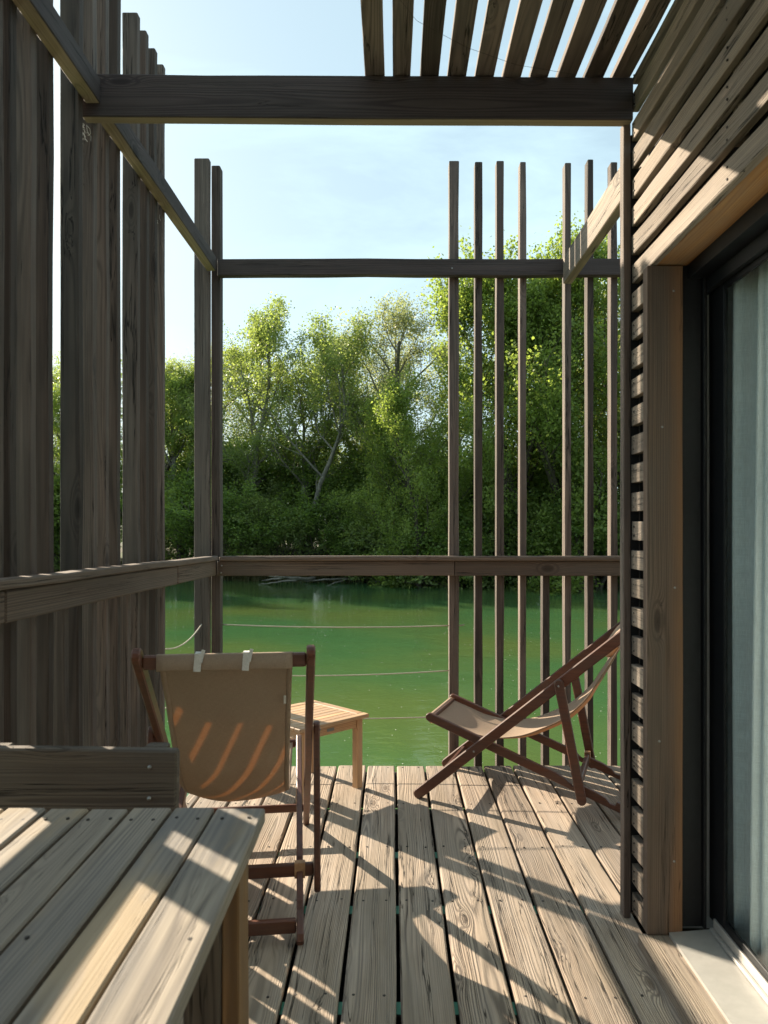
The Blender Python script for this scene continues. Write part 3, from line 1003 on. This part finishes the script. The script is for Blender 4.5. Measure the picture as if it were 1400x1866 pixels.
def deck_chair(name, label, loc, F2, ties, detail):
    """loc: foot of one long leg on the ground; F2: facing direction; w grows to the left of facing"""
    o = thing(name, label, 'deckchair', (loc[0], loc[1], 0), 0, 'canvas deckchairs on the deck')
    s = Vector((-F2[0], -F2[1], 0)).normalized()
    t = Vector((s.y, -s.x, 0)) * -1      # to the left when facing forwards = right-hand normal of s
    zv = Vector((0, 0, 1))
    Wd = .48
    def P(a, w_, z_): return s * a + t * w_ + zv * z_
    # long legs
    for w_ in (0, Wd):
        MB().slab(rounded((.004, .022), (1.0, .870), .046), t * w_, s, zv, t, .025, bev=.004).build('long_leg', M['mahog'], o)
    # seat rails with notches
    for w_ in (.030, Wd - .030):
        a, b = Vector((.030, .372)), Vector((.955, .020))
        d = (b - a).normalized(); q = Vector((-d.y, d.x)); L = (b - a).length; h = .019
        O = []
        for i in range(8):
            an = -math.pi / 2 - math.pi * i / 7
            c = a + d * h
            O.append((c.x + h * (d.x * math.cos(an) + q.x * math.sin(an)), c.y + h * (d.y * math.cos(an) + q.y * math.sin(an))))
        top = [(.62, h), (.665, h * .75), (.700, -.001), (.722, .002), (.728, h), (.80, h), (.845, h * .7), (.868, .0), (.888, .003), (.893, h), (L - .015, h), (L, h * .3), (L, -h * .4), (L - .02, -h)]
        for (u_, v_) in top:
            pp = a + d * u_ + q * v_
            O.append((pp.x, pp.y))
        O = O[::-1]
        MB().slab(O, t * w_, s, zv, t, .021, bev=.003).build('seat_rail', M['mahog'], o)
    # struts outside
    for w_ in (-.026, Wd + .026):
        MB().slab(rounded((.634, .565), (.728, .080), .040), t * w_, s, zv, t, .021, bev=.004).build('strut', M['mahog'], o)
    # bars
    def bar(nm, a, z_, w0, w1, r, mat='mahog'):
        MB().tube([P(a, w0, z_), P(a, w1, z_)], r, 14).build(nm, M[mat], o)
    MB().board(P(.985, .012, .850), P(.985, Wd - .012, .850), zv, .040, .022, bev=.006, seg=.2, wob=0).build('top_bar', M['mahog'], o)
    MB().board(P(.052, .041, .352), P(.052, Wd - .041, .352), zv, .032, .020, bev=.006, seg=.2, wob=0).build('front_bar', M['mahog'], o)
    MB().board(P(.10, .012, .105), P(.10, Wd - .012, .105), zv, .030, .018, bev=.004, seg=.2, wob=0).build('stretcher', M['mahog'], o)
    MB().board(P(.90, .041, .045), P(.90, Wd - .041, .045), zv, .042, .020, bev=.004, seg=.2, wob=0).build('stretcher', M['mahog'], o)
    MB().board(P(.712, -.014, .128), P(.712, Wd + .014, .128), zv, .042, .020, bev=.006, seg=.2, wob=0).build('prop_bar', M['mahog'], o)
    # leather pads over the prop bar on the seat rails
    for w_ in (.030, Wd - .030):
        mb = MB()
        mb.board(P(.724, w_ - .017, .128), P(.724, w_ + .017, .128), zv, .047, .003, bev=.001, seg=.1, wob=0)
        mb.board(P(.712, w_ - .017, .1515), P(.712, w_ + .017, .1515), s, .026, .003, bev=.001, seg=.1, wob=0)
        mb.board(P(.700, w_ - .017, .128), P(.700, w_ + .017, .128), zv, .047, .003, bev=.001, seg=.1, wob=0)
        mb.build('leather_pad', M['leather'], o)
    # pins
    for (a, z_) in ((.262, .238), (.634, .556)):
        for w_, sg in ((-.012, -1), (Wd + .012, 1)):
            ww_ = w_ if a < .5 else w_ + sg * .025
            MB().tube([P(a, ww_, z_), P(a, ww_ + sg * .0025, z_)], .0048, 12).build('pin', M['steel'], o)
    # sling
    nW = 18
    w0, w1 = .052, Wd - .052
    # dense profile
    pts = [Vector((a, 0, b)) for a, b in SL]
    dens = []
    for i in range(len(pts) - 1):
        p_1 = pts[max(i - 1, 0)]; p0_ = pts[i]; p1_ = pts[i + 1]; p2_ = pts[min(i + 2, len(pts) - 1)]
        for kq in range(4):
            u_ = kq / 4
            dens.append(0.5 * ((2 * p0_) + (-p_1 + p1_) * u_ + (2 * p_1 - 5 * p0_ + 4 * p1_ - p2_) * u_ * u_ + (-p_1 + 3 * p0_ - 3 * p1_ + p2_) * u_ ** 3))
    dens.append(pts[-1])
    # wrap over the top bar and the front bar
    topw = [(.990, .8725), (1.001, .870), (1.001, .83), (.9985, .8265)]
    frw = [(.040, .373), (.037, .362), (.038, .335), (.05, .330)][::-1]
    prof = [Vector((a, 0, b)) for a, b in frw] + dens + [Vector((a, 0, b)) for a, b in topw]
    V, W, Fc = [], [], []
    L = 0
    nP = len(prof)
    for i, p in enumerate(prof):
        if i: L += (p - prof[i - 1]).length
        qq = i / (nP - 1)
        sagf = math.sin(math.pi * min(1, max(0, (qq - .07) / .85))) if .07 < qq < .92 else 0
        for j in range(nW + 1):
            e = j / nW
            ww_ = w0 + (w1 - w0) * e
            narrow = .022 * sagf * (1 - 2 * e)
            sg = -.034 * sagf * (1 - (2 * e - 1) ** 2) + .0015 * sagf * math.sin(9 * e + 5 * qq)
            V.append(P(p.x - sg * .35, ww_ + narrow * .6, p.z + sg))
            W.append((L, ww_, 0))
    for i in range(nP - 1):
        for j in range(nW):
            a = i * (nW + 1) + j
            Fc.append((a, a + 1, a + nW + 2, a + nW + 1))
    mb = MB(); mb.add(V, Fc, W, .5, True)
    slo = mb.build('sling', M['sling'], o)
    md = slo.modifiers.new('thickness', 'SOLIDIFY'); md.thickness = .0016; md.offset = 0
    # hems: doubled strips along both edges and across the top pocket
    mb = MB()
    for e in (.022, .978):
        Vh, Wh, Fh = [], [], []
        js = (0, 1) if e < .5 else (nW - 1, nW)
        idx = 0
        for i in range(4, nP - 4):
            for j in js:
                base_ = Vector(V[i * (nW + 1) + j])
                nr = Vector(V[min(i + 1, nP - 1) * (nW + 1) + j]) - Vector(V[(i - 1) * (nW + 1) + j])
                nn_ = nr.cross(t).normalized()
                if j in (1, nW - 1):
                    other = Vector(V[i * (nW + 1) + (0 if j == 1 else nW)])
                    base_ = other.lerp(base_, .75)
                for sgn in (-1, 1):
                    Vh.append(base_ + nn_ * .0018 * sgn)
                    Wh.append(W[i * (nW + 1) + j])
        nI = len(Vh) // 4
        for i in range(nI - 1):
            a = i * 4; b = a + 4
            Fh += [(a, a + 2, b + 2, b), (a + 1, b + 1, b + 3, a + 3), (a, b, b + 1, a + 1), (a + 2, a + 3, b + 3, b + 2)]
        mb.add(Vh, Fh, Wh, .5, True)
    mb.build('hem', M['sling'], slo)
    if ties:
        for w_ in ties:
            mb = MB()
            mb.board(P(1.0045, w_, .8245), P(1.0045, w_ + .004, .8745), t, .020, .0022, bev=.0006, seg=.1, wob=.0006)
            mb.board(P(.975, w_ + .004, .8755), P(1.0035, w_ + .004, .8752), t, .020, .0022, bev=.0006, seg=.1, wob=0)
            mb.board(P(1.006, w_ + .010, .850), P(1.003, w_ + .018, .885), t, .010, .002, bev=.0006, seg=.1, wob=0)
            mb.build('tie', M['strap'], slo)
    if detail == 'label':
        mb = MB().board(P(.9025, .405, .730), P(.8800, .405, .700), t, .007, .0012, bev=.0003, seg=.1, wob=0)
        mb.build('fabric_label', M['strap'], slo)
    if detail:
        # folded head cushion hanging over the top bar
        V2, F2_, W2 = [], [], []
        prof2 = [(.960, .852), (.972, .862), (.980, .862), (.972, .850), (.945, .825), (.905, .765), (.862, .700), (.835, .655), (.815, .655), (.800, .675), (.812, .715), (.852, .775), (.900, .826), (.938, .852)]
        nn2 = len(prof2)
        for j in range(9):
            e = j / 8
            for (a, b) in prof2:
                puff = 1 - .5 * (2 * e - 1) ** 4
                V2.append(P(.915 + (a - .915) * puff, .075 + (Wd - .15) * e, .78 + (b - .78) * puff)); W2.append((a, e, b))
        for j in range(8):
            for i in range(nn2):
                a = j * nn2 + i; b = j * nn2 + (i + 1) % nn2
                F2_.append((a, b, b + nn2, a + nn2))
        F2_.append(tuple(range(nn2))); F2_.append(tuple(8 * nn2 + i for i in range(nn2))[::-1])
        mb = MB(); mb.add(V2, F2_, W2, .5, True)
        mb.build('head_cushion', M['sling'], slo)
    return o

th19 = math.radians(19)
deck_chair('deckchair', 'deckchair in front of the right railing, seen from its side, facing left',
           (.1123, 3.4928), (-math.cos(th19), math.sin(th19)), None, 'pillow')
deck_chair('deckchair', 'deckchair beside the table, seen from behind, two white ties on its top bar',
           (-.361 - .48 * .992, 3.182 - .48 * .126), (-.126, .992), (.163, .296), 'label')

# ------------------------------------------------------------------ trees, bushes, bank plants
def skeleton(rs, h, spread, stems=1, low=.18, levels=3, limbs=11, sub=6, twig=6, lean=0.0, wob=.12, up=.35):
    """branches as poly-lines with radii, and the twig lines that carry leaves"""
    br, tw = [], []
    def grow(p, d, L, r, lvl, n):
        pts, rad = [p.copy()], [r]
        step = L / n
        d = d.copy()
        for i in range(n):
            d = d + rs.normal(0, wob, 3) + np.array([0, 0, up * (.10 if lvl == 0 else .22)])
            d /= np.linalg.norm(d)
            p = p + d * step
            pts.append(p.copy())
            rad.append(max(r * (1 - (i + 1) / n * (.80 if lvl else .72)), .004))
        return np.array(pts), rad
    for s_ in range(stems):
        a0 = rs.uniform(0, 6.28)
        tilt = 0 if stems == 1 else rs.uniform(.12, .32)
        d0 = np.array([math.cos(a0) * tilt + lean, math.sin(a0) * tilt, 1.0]); d0 /= np.linalg.norm(d0)
        hh = h * (1 if s_ == 0 else rs.uniform(.7, .95))
        P0, R0 = grow(np.array([rs.uniform(-.15, .15) * (stems > 1), rs.uniform(-.15, .15) * (stems > 1), -.1]), d0, hh * .93, h * (.019 if stems == 1 else .014), 0, 9)
        br.append((P0, R0, 8))
        nl = max(4, int(limbs / (1 if stems == 1 else stems * .7)))
        for i in range(nl):
            q = low + (1 - low) * ((i + rs.uniform(.1, .9)) / nl)
            k = q * 9; i0 = min(int(k), 8); p = P0[i0] + (P0[i0 + 1] - P0[i0]) * (k - i0)
            az = i * 2.4 + rs.uniform(-.5, .5)
            prof = math.sin(math.pi * min(1, .16 + .80 * (q - low) / (1 - low))) ** .7
            L = spread * prof * rs.uniform(.75, 1.2)
            el = .25 + .9 * q + rs.uniform(-.15, .2)
            d = np.array([math.cos(az) * math.cos(el), math.sin(az) * math.cos(el), math.sin(el)])
            P1, R1 = grow(p, d, L, R0[i0] * .52, 1, 6)
            br.append((P1, R1, 6))
            for j in range(sub):
                q1 = .22 + .78 * (j + rs.uniform(.1, .9)) / sub
                k = q1 * 6; i1 = min(int(k), 5); p = P1[i1] + (P1[i1 + 1] - P1[i1]) * (k - i1)
                base = P1[i1 + 1] - P1[i1]; base /= np.linalg.norm(base)
                rd = rs.normal(0, 1, 3); rd -= base * rd.dot(base); rd /= np.linalg.norm(rd)
                d = base * .7 + rd * .8 + np.array([0, 0, .15]); d /= np.linalg.norm(d)
                L2 = L * rs.uniform(.28, .5) * (1.15 - .5 * q1) + .25
                P2, R2 = grow(p, d, L2, max(R1[i1] * .5, .008), 2, 4)
                br.append((P2, R2, 4))
                for m in range(twig):
                    q2 = .15 + .85 * (m + rs.uniform(0, 1)) / twig
                    k = q2 * 4; i2 = min(int(k), 3); p = P2[i2] + (P2[i2 + 1] - P2[i2]) * (k - i2)
                    base = P2[i2 + 1] - P2[i2]; base /= np.linalg.norm(base)
                    rd = rs.normal(0, 1, 3)
                    d = base * .6 + rd / np.linalg.norm(rd) * .9 + np.array([0, 0, .1]); d /= np.linalg.norm(d)
                    L3 = rs.uniform(.25, .6)
                    tw.append((p, p + d * L3 + np.array([0, 0, rs.uniform(-.08, .08)])))
    return br, tw

def wood_mesh(name, br, tw, twigs=True):
    V, Fc = [], []
    for P, R, n in br:
        b = len(V)
        d = P[-1] - P[0]
        ref = np.array([1.0, .2, .1]) if abs(d[0]) < abs(d[2]) else np.array([0, .2, 1.0])
        for i in range(len(P)):
            t = P[min(i + 1, len(P) - 1)] - P[max(i - 1, 0)]
            t = t / np.linalg.norm(t)
            a = ref - t * ref.dot(t); a /= np.linalg.norm(a); c = np.cross(t, a)
            for j in range(n):
                an = 6.2832 * j / n
                V.append(tuple(P[i] + (a * math.cos(an) + c * math.sin(an)) * R[i]))
        for i in range(len(P) - 1):
            for j in range(n):
                x, y = b + i * n + j, b + i * n + (j + 1) % n
                Fc.append((x, y, y + n, x + n))
    if twigs:
        for a, c in tw:
            b = len(V)
            r = .0035
            for q, rr in ((a, r), (c, r * .5)):
                V += [(q[0] + rr, q[1], q[2]), (q[0] - rr * .5, q[1] + rr * .87, q[2]), (q[0] - rr * .5, q[1] - rr * .87, q[2] + rr)]
            Fc += [(b, b + 1, b + 4, b + 3), (b + 1, b + 2, b + 5, b + 4), (b + 2, b, b + 3, b + 5)]
    me = bpy.data.meshes.new(name); me.from_pydata(V, [], Fc)
    me.polygons.foreach_set('use_smooth', [True] * len(Fc))
    return me

def leaf_mesh(name, rs, tw, per, size, scat, droop=0.0):
    A = np.array([a for a, c in tw]); C = np.array([c for a, c in tw])
    n = len(tw) * per
    i = np.repeat(np.arange(len(tw)), per)
    q = rs.uniform(.05, 1.08, n)[:, None]
    pos = A[i] * (1 - q) + C[i] * q + rs.normal(0, scat, (n, 3))
    nr = rs.normal(0, 1, (n, 3)); nr[:, 2] = np.abs(nr[:, 2]) + .35
    nr /= np.linalg.norm(nr, axis=1)[:, None]
    a = rs.normal(0, 1, (n, 3)); a[:, 2] -= droop
    a -= nr * (a * nr).sum(1)[:, None]; a /= np.linalg.norm(a, axis=1)[:, None]
    b = np.cross(nr, a)
    L = size * rs.uniform(.65, 1.25, n)[:, None]
    Wd_ = L * rs.uniform(.55, .8, n)[:, None]
    V = np.empty((n, 4, 3))
    V[:, 0] = pos - a * L * .5
    V[:, 1] = pos + b * Wd_ * .5 - a * L * .08
    V[:, 2] = pos + a * L * .5
    V[:, 3] = pos - b * Wd_ * .5 - a * L * .08
    tint = np.clip(rs.normal(.45, .17, len(tw))[i] + rs.normal(0, .12, n), 0, 1)
    me = bpy.data.meshes.new(name)
    me.vertices.add(n * 4); me.vertices.foreach_set('co', V.astype('f').ravel())
    me.loops.add(n * 4); me.loops.foreach_set('vertex_index', np.arange(n * 4, dtype=np.int32))
    me.polygons.add(n); me.polygons.foreach_set('loop_start', np.arange(0, n * 4, 4, dtype=np.int32))
    at = me.attributes.new('tint', 'FLOAT', 'POINT')
    at.data.foreach_set('value', np.repeat(tint, 4).astype('f'))
    me.update(calc_edges=True); me.validate()
    return me

KIND = {}
def kind(key, seed, h, spread, leafmat, barkmat, per, size, scat, **kw):
    rs = np.random.RandomState(seed)
    br, tw = skeleton(rs, h, spread, **kw)
    wm = wood_mesh(key + '_wood', br, tw); wm.materials.append(M[barkmat])
    lm = leaf_mesh(key + '_leaves', rs, tw, per, size, scat); lm.materials.append(M[leafmat])
    zz_ = np.empty(len(lm.vertices) * 3, 'f'); lm.vertices.foreach_get('co', zz_)
    KIND[key] = (wm, lm, float(np.percentile(zz_[2::3], 99.6)))

kind('poplar_a', 3, 8.0, 2.5, 'leafA', 'bark', 36, .078, .10, limbs=15, sub=7, twig=7, low=.16)
kind('poplar_b', 11, 8.0, 2.2, 'leafA', 'bark', 20, .085, .09, stems=2, limbs=15, sub=7, twig=6, low=.28, up=.6)
kind('fork', 5, 7.2, 2.9, 'leafA', 'bark', 34, .072, .10, stems=3, limbs=17, sub=7, twig=6, low=.34, up=.5)
kind('bright_a', 21, 8.4, 2.7, 'leafB', 'barkd', 42, .09, .12, limbs=17, sub=7, twig=7, low=.08)
kind('bright_b', 22, 8.0, 3.0, 'leafB', 'barkd', 42, .09, .12, stems=2, limbs=17, sub=7, twig=7, low=.08)
kind('grey_a', 31, 8.0, 2.5, 'leafC', 'bark', 30, .065, .10, limbs=16, sub=7, twig=7, low=.15, up=.5)
kind('bush_a', 41, 3.2, 1.5, 'leafD', 'barkd', 30, .08, .09, stems=4, limbs=13, sub=5, twig=5, low=.03)
kind('bush_b', 42, 2.4, 1.4, 'leafB', 'barkd', 34, .085, .09, stems=4, limbs=13, sub=5, twig=5, low=.03)
kind('bush_c', 43, 2.2, 1.3, 'leafA', 'barkd', 34, .07, .08, stems=4, limbs=13, sub=5, twig=5, low=.03)

def plant(key, u, Y, top_v, label, cat, group, rot=0.0, wide=1.0, name='tree'):
    wm, lm, h = KIND[key]
    X = (u - U0) / F * Y
    zg = ground_z(X, Y) - .05
    hh = H + (V0 - top_v) / F * Y - zg
    sc = hh / (h * 1.0)
    o = thing(name, label, cat, (X, Y, zg), rot, group)
    o.scale = (sc * wide, sc * wide, sc)
    a = put('trunk' if name == 'tree' else 'stem', wm, None, o)
    b = put('crown' if name == 'tree' else 'foliage', lm, None, o)
    return o

TR = [
 ('poplar_a', 438, 26.5, 548, 'tall green poplar, the first tree to the right of the left corner post', 0.3, .9),
 ('fork', 552, 25.6, 566, 'airy poplar with pale forked trunks in the middle of the far opening', 1.2, 1.0),
 ('grey_a', 612, 31.0, 622, 'grey green round topped tree behind the airy forked poplar', 2.2, 1.0),
 ('poplar_b', 500, 30.5, 612, 'slim tree filling in between the first poplar and the forked poplar', 4.0, 1.0),
 ('grey_a', 742, 27.0, 572, 'tree with sparse grey upper twigs just left of the broad post of the far screen', .4, 1.0),
 ('poplar_b', 690, 29.5, 622, 'pale tree standing behind and left of the sparse topped tree', 5.1, 1.0),
 ('bright_b', 772, 22.3, 700, 'low bright green tree leaning over the water left of the broad post', 2.0, .9),
 ('bright_a', 905, 22.2, 470, 'tall bright green tree right behind the broad post of the far screen', .9, .7),
 ('bright_b', 985, 22.4, 448, 'tallest bright green tree, in the middle of the right hand slats', 3.2, .8),
 ('bright_a', 1062, 21.6, 470, 'bright green tree seen between the sunlit side beam and the cabin corner', 4.4, .9),
 ('grey_a', 1010, 26.5, 505, 'grey green tree behind the two tallest bright trees', 1.9, 1.1),
 ('bright_b', 1165, 21.5, 430, 'bright green tree rising behind the cabin corner', .2, .9),
 ('poplar_a', 1270, 22.5, 470, 'green tree hidden for the most part by the cabin', 2.9, 1.0),
 ('poplar_b', 842, 28.5, 590, 'slender tree in the second row behind the broad post', 3.3, 1.0),
 ('poplar_a', 335, 27.5, 650, 'green tree seen between the left slats and the left corner post', 2.4, .95),
 ('bright_a', 262, 28.0, 660, 'yellow green tree glimpsed through the slit beside the third group of left slats', 1.4, .9),
 ('grey_a', 385, 32.0, 650, 'grey green tree behind the left corner post', .8, 1.0),
 ('bright_b', 110, 29.5, 640, 'yellow green tree glimpsed through the widest slit of the left screen', 5.5, .95),
 ('poplar_a', 180, 31.0, 670, 'green tree behind the second group of left slats', 3.9, 1.0),
 ('poplar_b', 20, 31.0, 650, 'slim tree behind the nearest group of left slats', 2.6, 1.0),
 ('bright_a', -110, 32.0, 640, 'tree far to the left, hidden by the screen, nearest to the frame edge', .6, 1.0),
 ('poplar_a', -260, 34.0, 650, 'tree far to the left, hidden by the screen, second from the frame edge', 1.6, 1.0),
 ('grey_a', -430, 35.0, 640, 'grey green tree far to the left, hidden by the screen', 2.6, 1.0),
]
for i, (k_, u, Y, tv, lab, rot, wd) in enumerate(TR):
    plant(k_, u, Y, tv, lab, 'tree', 'trees on the far bank', rot, wd)
BU = [
 ('bush_a', 395, 25.3, 865, 'dark bush on the shore below the left end of the far handrail'),
 ('bush_a', 462, 24.9, 880, 'dark bush under the first poplar'),
 ('bush_c', 520, 25.0, 905, 'green bush left of the pale forked trunks'),
 ('bush_a', 600, 24.9, 872, 'dark bush right of the pale forked trunks'),
 ('bush_a', 655, 24.7, 900, 'dark bush at the water in the middle of the far shore'),
 ('bush_c', 712, 24.0, 915, 'small green bush under the sparse topped tree'),
 ('bush_b', 775, 23.4, 905, 'bright bush under the low bright tree'),
 ('bush_a', 850, 22.9, 880, 'dark bush seen just right of the broad post'),
 ('bush_c', 905, 22.4, 905, 'green bush seen between the second and third thin slats'),
 ('bush_a', 962, 22.6, 870, 'dark bush seen in the wide gap between the thin slats'),
 ('bush_b', 1015, 21.6, 920, 'bright low bush left of the sunlit side beam'),
 ('bush_a', 1085, 21.8, 870, 'dark bush near the cabin corner'),
 ('bush_a', 1180, 21.4, 860, 'dark bush hidden behind the cabin corner'),
 ('bush_b', 325, 26.6, 880, 'bright bush seen between the left slats and the corner post'),
 ('bush_a', 345, 27.3, 830, 'tall dark bush behind the left corner post'),
 ('bush_a', 250, 27.6, 850, 'dark bush behind the third group of left slats'),
 ('bush_b', 108, 28.6, 860, 'bright bush in the widest slit of the left screen'),
 ('bush_a', 170, 28.6, 850, 'dark bush behind the second group of left slats'),
 ('bush_a', 30, 29.6, 850, 'dark bush behind the nearest group of left slats'),
 ('bush_a', -90, 30.5, 850, 'dark bush hidden by the nearest left slats'),
 ('bush_a', 560, 28.2, 780, 'tall shrub in deep shade behind the forked poplar'),
 ('bush_a', 470, 28.6, 770, 'tall shrub in deep shade behind the first poplar'),
 ('bush_a', 650, 28.0, 790, 'tall shrub in deep shade behind the middle of the far shore'),
 ('bush_a', 735, 26.6, 800, 'tall shrub in deep shade behind the sparse topped tree'),
 ('bush_a', 930, 25.4, 780, 'tall shrub in deep shade behind the tallest bright tree'),
 ('bush_a', 1040, 25.0, 780, 'tall shrub in deep shade behind the side beam'),
 ('bush_a', 840, 25.6, 800, 'tall shrub in deep shade behind the broad post'),
 ('bush_a', 520, 32.5, 815, 'dense shrub far back between the first poplar and the forked poplar'),
 ('bush_a', 610, 32.5, 815, 'dense shrub far back right of the forked poplar'),
 ('bush_a', 690, 31.5, 815, 'dense shrub far back left of the sparse topped tree'),
 ('bush_a', 430, 32.5, 815, 'dense shrub far back behind the first poplar'),
 ('bush_a', 320, 33.0, 815, 'dense shrub far back left of the corner post'),
 ('bush_a', 790, 29.5, 815, 'dense shrub far back left of the broad post'),
 ('bush_a', 900, 29.0, 815, 'dense shrub far back right of the broad post'),
 ('bush_a', 395, 29.0, 770, 'tall shrub in deep shade behind the left corner post'),
]
for i, (k_, u, Y, tv, lab) in enumerate(BU):
    plant(k_, u, Y, tv, lab, 'bush', 'bushes along the far shore', i * 1.7, 1.25, 'bush')

# reeds and grass at the water's edge (nobody could count them)
rs = np.random.RandomState(9)
n = 9000
X = rs.uniform(-26, 14, n); dd = np.abs(rs.normal(0, .8, n)) - .15
Yv = np.array([shore(x) for x in X]) + dd
Zg = np.array([ground_z(x, y) for x, y in zip(X, Yv)])
hg = rs.uniform(.25, .95, n) * (.6 + .4 * np.sin(X * 1.3) ** 2)
an = rs.uniform(0, 6.28, n); lean = rs.uniform(.05, .5, n)
wv = .009
V = np.empty((n, 5, 3))
dx, dy = np.cos(an), np.sin(an)
for q, (hq, lq, wq) in enumerate(((0, 0, 1), (0, 0, -1), (.55, .3, -.8), (1, 1, 0), (.55, .3, .8))):
    V[:, q, 0] = X + dx * lean * hg * lq - dy * wv * wq
    V[:, q, 1] = Yv + dy * lean * hg * lq + dx * wv * wq
    V[:, q, 2] = Zg - .03 + hg * hq
me = bpy.data.meshes.new('reeds')
me.vertices.add(n * 5); me.vertices.foreach_set('co', V.astype('f').ravel())
me.loops.add(n * 5); me.loops.foreach_set('vertex_index', np.arange(n * 5, dtype=np.int32))
me.polygons.add(n); me.polygons.foreach_set('loop_start', np.arange(0, n * 5, 5, dtype=np.int32))
at = me.attributes.new('tint', 'FLOAT', 'POINT'); at.data.foreach_set('value', np.repeat(rs.uniform(0, 1, n), 5).astype('f'))
me.update(calc_edges=True); me.validate()
o = put('reeds', me, M['reed'], kind='stuff')
o['label'] = 'dry reeds and grass along the waterline of the far bank'; o['category'] = 'reeds'

# fallen branches lying in the water
def branch(label, pts, r, subs):
    mb = MB()
    def wob(P, r0, n=8):
        Q = []; R = []
        for i in range(len(P) - 1):
            a, b = Vector(P[i]), Vector(P[i + 1])
            for k in range(4):
                q = k / 4
                p = a.lerp(b, q) + Vector((RNG.uniform(-.02, .02), RNG.uniform(-.02, .02), RNG.uniform(-.015, .015)))
                Q.append(p)
        Q.append(Vector(P[-1]))
        R = [r0 * (1 - .75 * i / (len(Q) - 1)) for i in range(len(Q))]
        mb.tube(Q, R, n)
    wob(pts, r)
    for sp_, rr in subs: wob(sp_, rr, 6)
    o = mb.build('fallen_branch', M['deadwood'])
    o['label'] = label; o['category'] = 'branch'; o['group'] = 'fallen branches in the water'
def at(u, v, z):
    Y = (H - z) * F / (v - V0)
    return ((u - U0) / F * Y, Y, z)
branch('bleached fallen branch lying in the water below the left of the far handrail', [at(600, 1050, -.38), at(560, 1056, -.30), at(520, 1052, -.12), at(478, 1058, -.42)], .07,
       [([at(545, 1056, -.28), at(505, 1061, -.35), at(470, 1066, -.46)], .035), ([at(530, 1053, -.2), at(505, 1050, .05), at(490, 1050, .1)], .03)])
branch('long thin fallen branch reaching along the shore to the middle of the opening', [at(700, 1052, -.38), at(640, 1054, -.33), at(590, 1056, -.30), at(545, 1060, -.44)], .05,
       [([at(640, 1054, -.33), at(610, 1062, -.40), at(585, 1072, -.48)], .03)])

# rocks on the right shore
for i, (u, v, sz, lab) in enumerate(((1098, 1083, .28, 'grey rock at the waterline beside the cabin corner, the larger one'),
                                     (1112, 1086, .17, 'small grey rock at the waterline closest to the cabin corner'),
                                     (690, 1053, .15, 'small pale rock on the middle of the far shore'),
                                     (862, 1066, .16, 'small grey rock at the waterline just right of the broad post'),
                                     (800, 1062, .18, 'grey rock at the waterline just left of the broad post'))):
    rs = np.random.RandomState(50 + i)
    p = at(u, v, WZ)
    Yr_ = shore(p[0]) + .02
    p = ((u - U0) / F * Yr_, Yr_, WZ)
    V, Fc = [], []
    nu, nv = 12, 8
    k = rs.normal(0, 1, (6, 3)); phs = rs.uniform(0, 6, 6)
    for a in range(nv + 1):
        for b in range(nu):
            th = math.pi * a / nv; fi = 2 * math.pi * b / nu
            d = np.array([math.sin(th) * math.cos(fi), math.sin(th) * math.sin(fi), math.cos(th)])
            r = sz * (1 + .18 * sum(math.sin(k[q].dot(d) * 2 + phs[q]) for q in range(6)) / 2)
            V.append((d[0] * r * 1.4, d[1] * r, d[2] * r * .7))
    for a in range(nv):
        for b in range(nu):
            Fc.append((a * nu + b, a * nu + (b + 1) % nu, (a + 1) * nu + (b + 1) % nu, (a + 1) * nu + b))
    me = bpy.data.meshes.new('rock'); me.from_pydata(V, [], Fc)
    o = put('rock', me, M['rock']); o.location = p
    o['label'] = lab; o['category'] = 'rock'; o['group'] = 'rocks at the shore'

# cobwebs caught in the left screen
for (u, v, Yc, lab) in ((22, 20, .50 * D, 'white cobweb wisp under the near end of the left top beam'),
                        (124, 152, .60 * D, 'white cobweb wisp where the cross beam meets the left screen'),
                        (153, 232, .605 * D, 'white cobweb wisp hanging below the left end of the cross beam'),
                        (240, 322, .735 * D, 'white cobweb wisp under the left top beam beside a tall slit'),
                        (286, 390, .80 * D, 'white cobweb wisp hanging at the last slat before the left opening'),
                        (262, 1078, .79 * D, 'white cobweb wisp below the left rail near the opening')):
    c = Vector(((u - U0) / F * Yc, Yc, H - (v - V0) / F * Yc))
    mb = MB()
    for k in range(9):
        p = c + Vector((RNG.uniform(-.01, .01), RNG.uniform(-.01, .01), RNG.uniform(-.012, .012)))
        P_ = [p]
        for i in range(5):
            p = p + Vector((RNG.uniform(-.006, .006), RNG.uniform(-.006, .006), RNG.uniform(-.016, .003)))
            P_.append(p)
        mb.tube(P_, RNG.uniform(.0004, .0009), 5)
    o = mb.build('cobweb', M['web'])
    o['label'] = lab; o['category'] = 'cobweb'; o['group'] = 'cobwebs in the left screen'

# pollen and seed fluff floating on the pond (nobody could count it)
rs = np.random.RandomState(77)
n = 900
Yp = rs.uniform(4.2, 20, n) ** 1.0; Xp = rs.uniform(-.55, .42, n) * Yp
rp = rs.uniform(.0015, .0055, n) * (.6 + Yp * .06)
V = np.zeros((n, 6, 3))
for q in range(6):
    V[:, q, 0] = Xp + rp * math.cos(q * math.pi / 3)
    V[:, q, 1] = Yp + rp * math.sin(q * math.pi / 3)
    V[:, q, 2] = WZ + .004
me = bpy.data.meshes.new('floating_fluff')
me.vertices.add(n * 6); me.vertices.foreach_set('co', V.astype('f').ravel())
me.loops.add(n * 6); me.loops.foreach_set('vertex_index', np.arange(n * 6, dtype=np.int32))
me.polygons.add(n); me.polygons.foreach_set('loop_start', np.arange(0, n * 6, 6, dtype=np.int32))
me.update(calc_edges=True); me.validate()
o = put('floating_fluff', me, M['web'], kind='stuff')
o['label'] = 'tiny pale seed fluff floating on the green water'; o['category'] = 'fluff'
